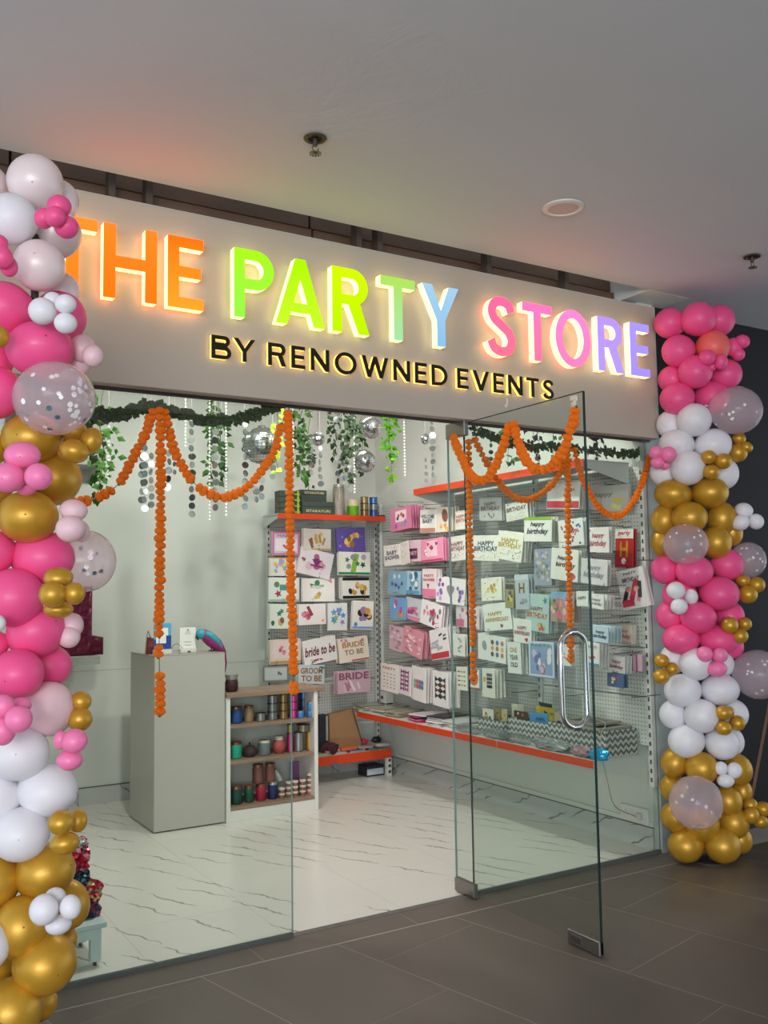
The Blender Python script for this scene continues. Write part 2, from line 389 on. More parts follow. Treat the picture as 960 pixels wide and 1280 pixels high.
# the open door leaf
XD = 2.763; DY0, DY1 = 2.889, 3.895
door = bpy.data.objects.new('door_1', None); link(door); door.location = (XD, YG, 0); props(door, kind='structure')
c = MB(); c.box(XD-.005, DY0+.003, .01, XD+.005, DY1-.002, 2.325); c.build('glass_leaf', m_glass, door)
c = MB(); c.box(XD-.0055, DY0, .01, XD+.0055, DY0+.0035, 2.325); c.build('leaf_edge', m_edge, door, label='dark green polished front edge of the glass door')
c = MB(); c.box(XD-.0055, DY1-.003, .01, XD+.0055, DY1, 2.325); c.build('leaf_edge', m_edge2, door)
c = MB(); c.box(XD-.005, DY0, 2.325, XD+.005, DY1, 2.327); c.build('leaf_edge', m_edge, door)
def patch(y0, y1, z0, z1, lab):
    c = MB(); c.bbox(XD-.014, y0, z0, XD+.014, y1, z1, .003); o = c.build('patch_fitting', m_steel, door, label=lab)
    return o
patch(DY1-.16, DY1, .006, .07, 'grey metal patch fitting at the foot of the pivot')
patch(DY1-.165, DY1, 2.262, 2.34, 'grey metal patch fitting at the top of the pivot')
o = patch(DY0, DY0+.19, .004, .062, 'steel floor lock box at the outer corner')
c = MB(); c.bbox(XD-.017, DY0+.10, .014, XD-.014, DY0+.17, .05, .001); c.build('lock_plate', mat('lock_plate', '#777370', .3, .8), o)
for k in range(3):
    c = MB(); c.bbox(XD-.019, DY0+.108+.02*k, .024, XD-.017, DY0+.122+.02*k, .04, .001); c.build('keyhole_block', mat('lock_slot', '#4a4745', .4, .6), o)
m_chrome = mat('chrome', '#d8d8d8', .12, 1)
for s in (-1, 1):
    pts = []; yh = 3.005; z0, z1 = .925, 1.285; k = .07
    for a in range(7): t = a/6*pi/2; pts.append((XD+s*(k*sin(t)), yh, z1+.0-.06*(1-cos(t))+.02))
    for a in range(7): t = a/6*pi/2; pts.append((XD+s*(k*cos(t)), yh, z0+.06*(1-sin(t))-.02))
    c = MB(); c.tube(pts, .0125, 12); c.build('pull_handle', m_chrome, door, 'all', label='chrome D shaped pull handle')
for z in (1.305, .905):
    c = MB(); c.tube([(XD-.02, 3.005, z), (XD+.02, 3.005, z)], .017, 14); c.build('handle_boss', m_chrome, door, True)
# ============================================================ SIGN
def arc(cx, cy, rx, ry, a0, a1, n=10): return [(cx+rx*cos(radians(a0+(a1-a0)*k/n)), cy+ry*sin(radians(a0+(a1-a0)*k/n))) for k in range(n+1)]
def glyph(ch, W, s):
    """outlines (outer first, then holes) of a cap letter, height 1"""
    if ch == 'H': m = .5; return [[(0,0),(0,1),(s,1),(s,m+s/2),(W-s,m+s/2),(W-s,1),(W,1),(W,0),(W-s,0),(W-s,m-s/2),(s,m-s/2),(s,0)]]
    if ch == 'E': m = .51; t = s*.95; return [[(0,0),(0,1),(W,1),(W,1-t),(s,1-t),(s,m+t/2),(W*.93,m+t/2),(W*.93,m-t/2),(s,m-t/2),(s,t),(W,t),(W,0)]]
    if ch == 'T': return [[(0,1),(W,1),(W,1-s*.95),(W/2+s/2,1-s*.95),(W/2+s/2,0),(W/2-s/2,0),(W/2-s/2,1-s*.95),(0,1-s*.95)]]
    if ch in 'PR':
        hb = .58 if ch == 'P' else .56; r = hb/2; t = s*.95; rx = min(r, W-s*1.0)*.98
        out = [(0,0),(0,1)]+arc(W-rx, 1-r, rx, r, 90, -90, 14); hole = [(s,1-t)]+arc(W-rx, 1-r, rx-s, r-t, 90, -90, 12)+[(s,1-hb+t)]
        if ch == 'P': return [out+[(s,1-hb),(s,0)], hole]
        out = [(0,0),(0,1)]+arc(W-rx, 1-r, rx, r, 90, -62, 13)
        lx = out[-1][0]-s*.25
        return [out+[(W+.02,0),(W+.02-s*1.15,0),(lx-s*1.0,1-hb),(s,1-hb),(s,0)], hole]
    if ch == 'B':
        h2 = .46; h1 = .54; t = s*.95; r2 = h2/2; r1 = h1/2; W2 = W*.93
        return [[(0,0),(0,1)]+arc(W2-r2, 1-r2, r2, r2, 90, -60, 10)+arc(W-r1, r1, r1, r1, 65, -90, 10),
                [(s,1-t)]+arc(W2-r2, 1-r2, r2-s, r2-t, 90, -90, 8)+[(s,1-h2+t*.5)][:0]+[(s,1-h2+t)],
                [(s,h1-t)]+arc(W-r1, r1, r1-s, r1-t, 90, -90, 8)+[(s,t)]]
    if ch == 'D':
        r = .5; rx = W*.62; t = s*.95
        return [[(0,0),(0,1)]+arc(W-rx, .5, rx, r, 90, -90, 16), [(s,1-t)]+arc(W-rx, .5, rx-s, r-t, 90, -90, 14)+[(s,t)]]
    if ch == 'A':
        a = s*.52; sx = s*1.12; sl = (W/2-a)/1.0; y1, y2 = .19, .19+s*.9
        L = lambda y: sl*y+sx; R = lambda y: W-sl*y-sx
        ytop = (W/2-sx)/sl
        return [[(0,0),(W/2-a,1),(W/2+a,1),(W,0),(W-sx,0),(R(y1),y1),(L(y1),y1),(sx,0)], [(L(y2),y2),(W/2,min(.84,ytop)),(R(y2),y2)]]
    if ch == 'V':
        a = s*.55; sx = s*1.12
        return [[(0,1),(sx,1),(W/2,.26),(W-sx,1),(W,1),(W/2+a,0),(W/2-a,0)]]
    if ch == 'W':
        sx = s*1.08; a = s*.5; q = W*.27
        return [[(0,1),(sx,1),(q,.3),(W/2-a,1),(W/2+a,1),(W-q,.3),(W-sx,1),(W,1),(W-q+a*.9,0),(W-q-a*.9,0),(W/2,.68),(q+a*.9,0),(q-a*.9,0)]]
    if ch == 'Y':
        sx = s*1.2; return [[(0,1),(sx,1),(W/2,.58),(W-sx,1),(W,1),(W/2+s/2,.43),(W/2+s/2,0),(W/2-s/2,0),(W/2-s/2,.43)]]
    if ch == 'N': return [[(0,0),(0,1),(s*1.05,1),(W-s,.3),(W-s,1),(W,1),(W,0),(W-s*1.05,0),(s,.7),(s,0)]]
    if ch == 'O':
        o = .015; return [arc(W/2, .5, W/2, .5+o, 0, 360, 40)[:-1], arc(W/2, .5, W/2-s, .5+o-s*.95, 0, 360, 36)[:-1]]
    if ch == 'S':
        h = s/2; k = W/.6
        P = [(.50,.75),(.44,.865),(.31,.91),(.175,.87),(.115,.745),(.16,.62),(.30,.515),(.44,.41),(.495,.27),(.44,.135),(.30,.09),(.155,.135),(.085,.26)]
        P = [(h+(x-.085)/(.425)*(W-2*h), h-.01+(y-.09)/.82*(1-2*h+.02)) for x, y in P]
        cl = crom([(x, y, 0) for x, y in P], 5); L = []; R = []
        for i, p in enumerate(cl):
            t = (cl[min(i+1, len(cl)-1)]-cl[max(i-1, 0)]).normalized(); n = Vector((-t.y, t.x, 0))*h
            L.append((p.x+n.x, p.y+n.y)); R.append((p.x-n.x, p.y-n.y))
        return [L+R[::-1]]
    if ch == '1': return [[(.1,0),(.1,.16),(.30,.2),(.30,.7),(.14,.62),(.05,.78),(.36,1),(.58,1),(.58,.2),(.78,.16),(.78,0)]]
    return []
def fill2d(contours, ext=0.0, bev=0.0):
    cu = bpy.data.curves.new('tmp', 'CURVE'); cu.dimensions = '2D'; cu.fill_mode = 'BOTH'; cu.extrude = ext; cu.bevel_depth = bev
    if bev: cu.bevel_resolution = 3
    for c in contours:
        sp = cu.splines.new('POLY'); sp.points.add(len(c)-1); sp.use_cyclic_u = True
        for i, (x, y) in enumerate(c): sp.points[i].co = (x, y, 0, 1)
    o = bpy.data.objects.new('tmp', cu); COL.objects.link(o)
    dg = bpy.context.evaluated_depsgraph_get(); me = bpy.data.meshes.new_from_object(o.evaluated_get(dg))
    V_ = [v.co[:] for v in me.vertices]; F_ = [tuple(p.vertices) for p in me.polygons]
    bpy.data.objects.remove(o); bpy.data.curves.remove(cu); bpy.data.meshes.remove(me)
    return V_, F_
def add_fill(mb, cont, fx, ext=0, bev=0):
    V_, F_ = fill2d(cont, ext, bev); mb.add([fx(*p) for p in V_], F_)
def add_walls(mb, cont, fx, d0, d1):
    for c in cont:
        n = len(c); vs = [fx(x, y, d0) for x, y in c]+[fx(x, y, d1) for x, y in c]
        mb.add(vs, [(i, (i+1) % n, (i+1) % n+n, i+n) for i in range(n)])

sign = thing('shop_sign', 'wide beige fascia sign with glowing coloured letters over the glass shopfront', 'sign', (2.3, 3.74, 2.333))
c = MB(); c.bbox(.12, 3.70, 2.337, 4.112, 3.765, 3.105, .002)
c.build('panel', mat('sign_beige', '#b8ada0', .42, var=.03, vscale=2), sign)
Z0, CH = 2.666, .301
m_ret = bpy.data.materials.new('letter_return'); m_ret.use_nodes = True
b = m_ret.node_tree.nodes['Principled BSDF']; b.inputs['Base Color'].default_value = lin('#fff3cf')
b.inputs['Emission Color'].default_value = (1, .80, .32, 1); b.inputs['Emission Strength'].default_value = 1.5
BIG = [('T', .715, .19, '#ff9a2c', '#ff8a1c', 'orange'), ('H', .930, .215, '#ff9028', '#ff8014', 'orange'), ('E', 1.191, .152, '#ff7c14', '#ffac2c', 'orange'),
       ('P', 1.482, .184, '#b0e018', '#9ad64a', 'lime green'), ('A', 1.676, .238, '#b4e000', '#cfe828', 'lime yellow'), ('R', 1.955, .186, '#dce600', '#c4de00', 'yellow green'),
       ('T', 2.212, .190, '#b4dc5a', '#a8dcae', 'pale green'), ('Y', 2.446, .213, '#a8d6ea', '#90c8e6', 'sky blue'),
       ('S', 2.832, .184, '#ff70a8', '#ff7a9a', 'pink'), ('T', 3.065, .195, '#ff80cc', '#ff7ea6', 'pink'), ('O', 3.287, .246, '#f090dc', '#ff88c4', 'pink'),
       ('R', 3.590, .182, '#c49cec', '#bea2f0', 'lavender'), ('E', 3.835, .150, '#b49eee', '#b098f0', 'lavender')]
YF = 3.63
glow = {'orange': 4.5, 'lime green': 1.5, 'lime yellow': 1.5, 'yellow green': 1.5, 'pale green': 1.15, 'sky blue': 1.1, 'pink': 2.6, 'lavender': 1.2}
for i, (ch, x0, W, top, bot, cn) in enumerate(BIG):
    G = glyph(ch, W/CH, .158)
    fx = lambda x, y, d: (x0+x*CH, YF+d, Z0+y*CH)
    mb = MB(); add_fill(mb, G, lambda x, y, z: (x0+x*CH, YF-z, Z0+y*CH)); add_walls(mb, G, fx, 0, .004)
    f = mb.build('letter', emit_mat('face_%d' % i, top, bot, glow[cn], Z0, Z0+CH), sign, label='glowing %s capital letter %s' % (cn, ch))
    mb = MB(); add_walls(mb, G, fx, .004, .046); mb.build('letter_return', m_ret, f, label='bright cream lit side of the letter')
m_blk = mat('letter_black', '#17130f', .35)
m_yel = bpy.data.materials.new('yellow_halo'); m_yel.use_nodes = True
b = m_yel.node_tree.nodes['Principled BSDF']; b.inputs['Base Color'].default_value = lin('#ffe27a')
b.inputs['Emission Color'].default_value = (1, .68, .12, 1); b.inputs['Emission Strength'].default_value = 1.5
SW = {'B': .088, 'Y': .098, 'R': .082, 'E': .066, 'N': .092, 'O': .112, 'W': .142, 'D': .092, 'V': .1, 'T': .08, 'S': .074}
SZ, SH = 2.484, .1
def word(txt, xa, xb):
    tot = sum(SW[ch] for ch in txt); gap = ((xb-xa)-tot)/max(1, len(txt)-1); x = xa
    for ch in txt:
        G = glyph(ch, SW[ch]/SH, .165); X = x
        mb = MB(); add_fill(mb, G, lambda a, b_, z: (X+a*SH, 3.672-z, SZ+b_*SH)); add_walls(mb, G, lambda a, b_, d: (X+a*SH, 3.672+d, SZ+b_*SH), 0, .006)
        f = mb.build('small_letter', m_blk, sign, label='black capital letter %s with a yellow lit edge' % ch)
        mb = MB(); add_walls(mb, G, lambda a, b_, d: (X+a*SH, 3.672+d, SZ+b_*SH), .006, .022); mb.build('letter_halo', m_yel, f)
        x += SW[ch]+gap
word('BY', 1.396, 1.595); word('RENOWNED', 1.657, 2.613); word('EVENTS', 2.674, 3.300)

# ============================================================ CEILING FITTINGS
def sprinkler(p, lab):
    t = thing('fire_sprinkler', lab, 'sprinkler', (p.x, p.y, ZC-.07))
    x, y = p.x, p.y
    c = MB(); c.lathe(x, y, [(.026, ZC-.001), (.044, ZC-.004), (.041, ZC-.008), (.030, ZC-.010), (.025, ZC-.003)], 20, False); c.build('escutcheon', mat('tarnished_brass', '#4e4630', .5, .6, var=.5, vscale=60), t, True)
    c = MB(); c.lathe(x, y, [(.025, ZC-.001), (.024, ZC-.0015)], 16); c.build('pipe_hole', m_dark, t)
    c = MB(); c.lathe(x, y, [(.010, ZC-.002), (.010, ZC-.03), (.006, ZC-.035)], 10)
    for s in (-1, 1): c.tube([(x+s*.006, y, ZC-.03), (x+s*.013, y, ZC-.042), (x+s*.004, y, ZC-.058)], .0022, 5)
    c.build('frame_arms', mat('dull_metal', '#6a625c', .4, .8), t)
    c = MB(); n = 12
    for k in range(n):
        a = 2*pi*k/n; u = Vector((cos(a), sin(a), 0)); v = Vector((-sin(a), cos(a), 0)); q = Vector((x, y, ZC-.06))
        c.add([q+u*.004-v*.002, q+u*.022-v*.004, q+u*.022+v*.004, q+u*.004+v*.002, q+u*.022-v*.004+Vector((0, 0, -.004)), q+u*.022+v*.004+Vector((0, 0, -.004))], [(0, 1, 2, 3), (1, 4, 5, 2)])
    c.lathe(x, y, [(.006, ZC-.056), (.006, ZC-.063)], 10)
    c.build('deflector', mat('dull_metal', '#6a625c', .4, .8), t)
sprinkler(on(2, ZC, 394, 172), 'brass fire sprinkler on the ceiling above the letters PA of the sign')
sprinkler(on(2, ZC, 940, 320), 'dark fire sprinkler on the ceiling above the right balloon column')
p = on(2, ZC, 704, 259)
t = thing('ceiling_light', 'round white recessed downlight with a thin rim in the mall ceiling', 'ceiling light', (p.x, p.y, ZC-.012))
c = MB(); c.lathe(p.x, p.y, [(.068, ZC-.006), (.070, ZC-.011), (.082, ZC-.012), (.092, ZC-.006), (.093, ZC-.0005)], 32, False); c.build('rim', mat('white_enamel', '#d9d5cf', .3), t, True)
c = MB(); c.lathe(p.x, p.y, [(.069, ZC-.004), (.068, ZC-.006)], 32); c.build('diffuser', mat('unlit_diffuser', '#bdb4ad', .4), t)

# ============================================================ BALLOON COLUMNS
def balloon_mesh(name, m, mtip, nu=28, nv=18, tip=True):
    """round latex balloon radius 1, axis +Z is the crown with a small dark nub, -Z the knot"""
    mb = MB(); prof = []
    for j in range(nv+1):
        a = pi*j/nv; r = sin(a); z = cos(a)
        if z < 0: r *= 1-.10*z*z; z *= 1.06
        prof.append((r, z))
    n = nu; vs = []; fs = []
    for r, z in prof[1:-1]:
        for k in range(n): vs.append((r*cos(2*pi*k/n), r*sin(2*pi*k/n), z))
    for j in range(len(prof)-3):
        for k in range(n): a = j*n+k; b_ = j*n+(k+1) % n; fs.append((a, a+n, b_+n, b_))
    T_ = len(vs); vs.append((0, 0, prof[0][1])); B_ = len(vs); vs.append((0, 0, prof[-1][1]))
    L_ = (len(prof)-3)*n
    for k in range(n): fs.append((T_, k, (k+1) % n)); fs.append((B_, L_+(k+1) % n, L_+k))
    mb.add(vs, fs); mb.mi = 1
    if tip: mb.sphere((0, 0, 1.0), .035, 8, 6, (1, 1, .35))
    mb.lathe(0, 0, [(.05, -1.04), (.03, -1.10), (.07, -1.17), (.02, -1.18)], 8)
    return mb.mesh(name, [m, mtip], 'all')
def bmatl(n, c, r=.32, metal=0, coat=.12, sub=.0, var=0):
    return mat('balloon_'+n, c, r, metal, coat=coat, sub=sub)
BK = {}
for k, c1, c2, r, me in (('pink', '#f0528f', '#b02a62', .5, 0), ('palepink', '#f67fb2', '#b8306a', .42, 0), ('coral', '#f06a62', '#b83a40', .5, 0),
                         ('white', '#e6e4ea', '#c9c6d0', .5, 0), ('pearl', '#ead9da', '#bba8ac', .36, .05), ('blush', '#e6c3ca', '#c79aa6', .5, 0),
                         ('gold', '#c8982e', '#86641c', .40, .40)):
    BK[k] = balloon_mesh('balloon_'+k, bmatl(k, c1, r, me), bmatl(k+'_tip', c2, .5))
m_clear = film_mat('clear_latex', '#f8f2f5', 1.25, haze=.33, hazecol='#ffeef4', rough=.15)
BK['clear'] = balloon_mesh('balloon_clear', m_clear, bmatl('clear_tip', '#cfc6cc', .4), tip=False)
for k, c1 in (('pink', 'pink'), ('white', 'white'), ('gold', 'gold'), ('blush', 'blush')):
    BK['mini_'+k] = BK[k]
CN = dict(pink='hot pink', palepink='pink', coral='coral pink', white='white', pearl='pearly white', blush='pale blush', gold='chrome gold', clear='transparent')
m_conf = mat('silver_confetti', '#f7f8f8', .35, .1); m_conf2 = mat('blue_grey_confetti', '#6f8796', .3, .5)
def column(name, label, X0, Y0, items, seed):
    rnd = random.Random(seed)
    t = thing(name, label, 'balloon column', (X0, Y0, 0))
    c = MB(); c.lathe(X0, Y0, [(.09, 0), (.09, .008), (.012, .012), (.012, 2.62), (.0, 2.62)], 16)
    c.build('stand_pole', mat('dark_stand', '#3a3634', .5), t)
    for it in items:
        kind, x, y, rx, ry, L = it
        z = 1.5; D = 3
        for _ in range(6):
            D = depth((X0, Y0, z))-L; p = CAM+ray(x, y)*D; z = p.z
        R = rx*D/FPX; Rz = ry*D/FPX
        mini = rx < 20 if X0 < 2 else rx < 13.2
        p.z = max(p.z, Rz+.004)
        key = kind if kind in BK else kind
        q = Vector((p.x-X0, p.y-Y0, 0)); q = q.normalized() if q.length > .02 else -FW
        d = (q*1.0+Vector((rnd.uniform(-.5, .5), rnd.uniform(-.5, .5), rnd.uniform(-.4, .4)))+(CAM-p).normalized()*.35).normalized()
        e = d.to_track_quat('Z', 'Y').to_euler()
        # crown axis outward, the balloon flattened along the local axis that points up
        o = bpy.data.objects.new('mini_balloon' if mini else 'balloon', BK[key]); link(o); o.parent = t
        ML = (Matrix.Translation(p-Vector((X0, Y0, 0))) @ (e.to_matrix() @ Matrix.Diagonal((R, R, R))).to_4x4())
        if abs(Rz-R) > .002 and abs(d.z) < .5: ML = Matrix.Translation(p-Vector((X0, Y0, 0))) @ (d.to_track_quat('Z', 'Y').to_matrix() @ Matrix.Diagonal((R, Rz, R))).to_4x4()
        o.matrix_local = ML
        o['label'] = '%s%s balloon%s' % ('small ' if mini else '', CN[kind], ' with silver confetti inside' if kind == 'clear' else '')
        if kind == 'clear':
            mb = MB(); base = (CAM-p).normalized()
            for k in range(46 if x < 90 else 26):
                a = Vector((rnd.gauss(0, 1), rnd.gauss(0, 1), rnd.gauss(0, 1))).normalized()
                a = (a*.75+base*.55+RT*.25-UP*.1).normalized()
                u = a.orthogonal().normalized(); v = a.cross(u); r_ = rnd.uniform(.0055, .0085) if X0 < 2 else rnd.uniform(.006, .0095)
                mb.mi = 0 if rnd.random() < .65 else 1
                mb.disc(p+Vector((a.x*R, a.y*R, a.z*Rz))*.99, u, v, r_, 9)
            off = Vector((X0, Y0, 0))
            me = mb.mesh('confetti', [m_conf, m_conf2], False, off)
            cf = bpy.data.objects.new('confetti', me); link(cf); cf.parent = o; cf.matrix_parent_inverse = ML.inverted(); cf['kind'] = 'stuff'
    return t
F, B_, M_ = .09, -.07, .0
LEFT = [
 ('pearl',-22,232,30,30,0), ('pearl',44,228,34,34,.02), ('white',14,274,32,32,.10), ('pearl',72,252,26,28,-.10), ('pearl',70,292,31,31,-.06), ('pearl',49,332,32,32,.07), ('pearl',77,364,22,24,-.10),
 ('pink',4,386,37,34,.05), ('pink',74,397,33,33,-.08), ('pink',50,437,41,34,.06), ('pink',-10,450,26,26,-.02), ('clear',68,498,50,46,.20), ('pink',-4,491,32,33,.02), ('pink',95,365,1,1,-.3),
 ('gold',40,548,37,31,.0), ('gold',-10,562,20,20,.0), ('gold',67,598,34,34,-.08), ('gold',35,646,37,33,.06), ('gold',-6,612,20,20,-.04), ('clear',107,701,37,39,-.13),
 ('pink',54,697,38,34,-.02), ('pink',-9,690,27,28,.05), ('pink',17,747,37,37,.07), ('pink',45,790,36,32,.0), ('pink',-8,806,18,18,.04), ('pink',22,842,32,31,.09), ('pink',62,832,27,26,-.08),
 ('blush',61,886,32,34,.0), ('white',24,942,37,33,.05), ('white',60,988,36,33,.0), ('white',-5,997,29,30,.04), ('white',26,1043,35,33,.06),
 ('gold',56,1089,37,34,.0), ('gold',-6,1102,31,33,.04), ('gold',84,1130,27,31,-.10), ('gold',27,1158,34,37,.07), ('gold',76,1176,20,22,-.12), ('white',-16,1183,28,30,.14), ('gold',56,1204,39,37,.06),
 ('gold',-8,1215,25,26,.0), ('gold',14,1262,39,38,.10), ('gold',50,1254,21,22,-.10), ('gold',46,1318,36,34,.0), ('gold',-14,1322,34,34,.0), ('gold',20,1385,36,34,.04), ('gold',70,1372,34,34,-.05),
 # small ones
 ('pink',74,258,15,14,.22), ('pink',55,273,12,13,.20), ('pink',83,284,15,14,.21), ('pink',69,271,13,13,.26),
 ('pink',-2,305,12,12,.2), ('pink',3,322,13,14,.24), ('pink',11,333,11,13,.2),
 ('white',66,377,12,12,.14), ('white',53,389,17,17,.20), ('white',82,380,13,12,.22), ('white',82,404,14,13,.21), ('gold',-2,421,13,14,.2),
 ('blush',103,436,16,18,-.02), ('blush',99,456,14,13,-.05), ('blush',116,445,13,14,.03),
 ('gold',93,540,16,14,-.02), ('gold',93,564,18,15,.04), ('gold',114,551,13,17,.0),
 ('palepink',28,569,22,17,.22), ('palepink',10,597,21,19,.24), ('palepink',48,596,17,17,.25), ('palepink',33,611,12,8,.18),
 ('blush',92,638,17,14,.08), ('blush',101,664,11,14,.06), ('blush',88,661,18,17,.12),
 ('gold',73,722,18,13,.18), ('gold',66,743,17,17,.22), ('gold',93,742,13,14,.2), ('gold',73,762,18,11,.15),
 ('blush',90,782,14,16,-.04), ('blush',86,796,14,14,-.02), ('white',-2,779,9,10,.2),
 ('gold',101,877,13,13,-.02), ('gold',100,899,15,15,.0),
 ('palepink',76,925,9,12,.14), ('palepink',93,926,16,15,.2), ('palepink',87,950,16,13,.17),
 ('palepink',4,883,14,15,.24), ('palepink',26,882,13,10,.17), ('palepink',3,914,16,18,.23), ('palepink',23,899,17,17,.27),
 ('gold',97,1026,12,14,.12), ('gold',76,1028,16,15,.2), ('gold',81,1054,18,14,.17),
 ('white',69,1121,13,11,.17), ('white',73,1156,16,12,.18), ('white',55,1137,18,19,.23), ('white',88,1134,13,15,.22)]
LEFT = [i for i in LEFT if i[3] > 5]
pL = on(1, 2.98, 38, 700)
column('balloon_column', 'balloon column left of the shopfront, pink white and gold, nearest the camera', pL.x, pL.y, LEFT, 3)
RIGHT = [
 ('pink',837,404,19,19,-.02), ('pink',873,399,21.5,21.5,.07), ('pink',898,401,20,20,-.04), ('pink',848,439,20.5,20.5,.03), ('coral',891,434,21,21,.05), ('pink',869,465,21,21,.08), ('pink',908,468,19,19,-.02),
 ('pink',840,474,17,17,-.04), ('pink',846.5,498,21.5,20,.03), ('pink',890,497,21,21,-.01), ('clear',920,513,32,30,.12), ('white',867.5,525,21.5,21,.07), ('white',838,531,17,18,-.04), ('white',846,555,21.5,18,.02), ('white',891,557,23,21,.04),
 ('white',860,585,21.5,22,.08), ('white',830,591,17,17,-.03), ('white',905,592,18,20,-.04), ('gold',841,618,23,19,.02), ('gold',887,616,23,20,.03), ('gold',862,647,22,20,.08), ('gold',830,650,16,20,-.02), ('gold',902,648,18,21,-.01),
 ('gold',914,665,14,18,-.06), ('gold',895,678,19,21,.03), ('gold',829,679,15,19,-.05), ('clear',857,680,28,26,.17), ('clear',935,700,22,23,-.08), ('pink',868,714,23,20,.07), ('pink',831,712,17,18,-.02), ('pink',909,706,20,20,-.01),
 ('pink',899,742,24.5,21.5,.06), ('pink',849,744,21,20,.0), ('pink',873,772,22,20,.08), ('pink',838,769,18,19,-.03), ('pink',912,770,18,19,-.04), ('pink',851,799,23,19,.03), ('pink',898,800,24,19,.03), ('pink',915,808,14,15,-.05),
 ('white',870,830,20,20.5,.07), ('white',842,824,17,18,-.04), ('white',903,830,14,17,-.05), ('white',853.5,863,23,20.5,.03), ('white',900,862,23.5,20,.04), ('clear',948,843,31,31,-.02), ('white',877,895,21.5,21,.08), ('white',842,893,17.5,18,-.02),
 ('white',916,893,19,19,-.02), ('white',858,926,22.5,21,.03), ('white',902.5,929,21.5,20.5,.04), ('white',918,927,12,16,-.06), ('gold',843,953,17,19,-.01), ('gold',877,960,21,20,.06), ('gold',922,962,18,20,-.02), ('clear',870,1003,33,32.6,.2),
 ('gold',842,985,17,18,-.04), ('gold',910,1001,17,19,.02), ('gold',928,990,12,15,-.07), ('gold',844,1021,18,19,.0), ('gold',917,1028,19,20,.0), ('gold',877,1030,22,22,.04), ('gold',925,1050,15,17,-.08), ('gold',857,1060,22,21,.03), ('gold',903,1065,23,22,.05),
 ('pink',884,447,10.5,10,.17), ('pink',901,452,8.5,10,.16), ('pink',890,459,5,5,.14), ('pink',917,434,10,12,.03), ('pink',923,443,8,8,.04), ('pink',928,427,9,8.5,.06),
 ('palepink',820,566,9,8.5,.12), ('palepink',835.5,568,10,10,.14), ('palepink',822,578,9,8,.11), ('palepink',831,582,6,5,.10),
 ('gold',886,571.5,9.5,9,.15), ('gold',904,576.5,10.5,10,.16), ('gold',889,590,10.5,9.5,.15), ('gold',923.5,548.5,8.5,8,-.01), ('gold',922,566,12,12,.0), ('gold',933,559,8,7,.02),
 ('white',930,638,11,9.5,.02), ('white',926,653,11,10,.04), ('white',945,652,9.5,10,.03), ('white',864,746,8.5,10,.10), ('white',845,738,11.5,11,.12), ('white',849,758,10.5,10,.14),
 ('gold',929,726,9,8,.02), ('gold',946,731,10,10,.03), ('gold',935,743,11.5,11.5,.05), ('gold',912,781.5,10.5,10.5,.12), ('gold',931,780,8.5,8.5,.06), ('gold',925,795,10,9.5,.1),
 ('palepink',881,817.5,10,10,.15), ('palepink',900,819,9.5,9.5,.15), ('palepink',896,836,12.5,10,.14), ('gold',827,826,9.5,8.5,.10), ('gold',840,836,8.5,8,.1), ('gold',826.5,845.5,10.5,9.5,.12),
 ('gold',911,890,7,7,.11), ('gold',904,891,10.5,9,.14), ('gold',922,904,9.5,9.5,.12), ('gold',904.5,910,10,9,.15), ('white',901,960.5,8.5,8.5,.12), ('white',918,963,9,10,.13), ('white',907,976,10.5,8.5,.13),
 ('gold',938,1006,9,8.5,.0), ('gold',954,1011,10,9,.0), ('gold',939,1019,10,10.5,.04), ('gold',951,1027,9,8,.02)]
pR = on(1, 3.53, 872, 700)
column('balloon_column', 'balloon column right of the shopfront, beside the dark plum wall', pR.x, pR.y, RIGHT, 5)
pe0 = on(1, 3.72, 937, 1010); pe1 = on(1, 3.72, 961, 882)
d = (pe1-pe0).normalized(); foot = pe0-d*((pe0.z-.006)/d.z); top = foot+d*1.35
c = MB(); c.tube([foot, top], .013, 4); solo('easel_leg', c, mat('brown_wood', '#6d4a38', .6, var=.3, vscale=20), 'slanting brown wooden pole behind the right balloon column', 'pole', base=tuple(foot))
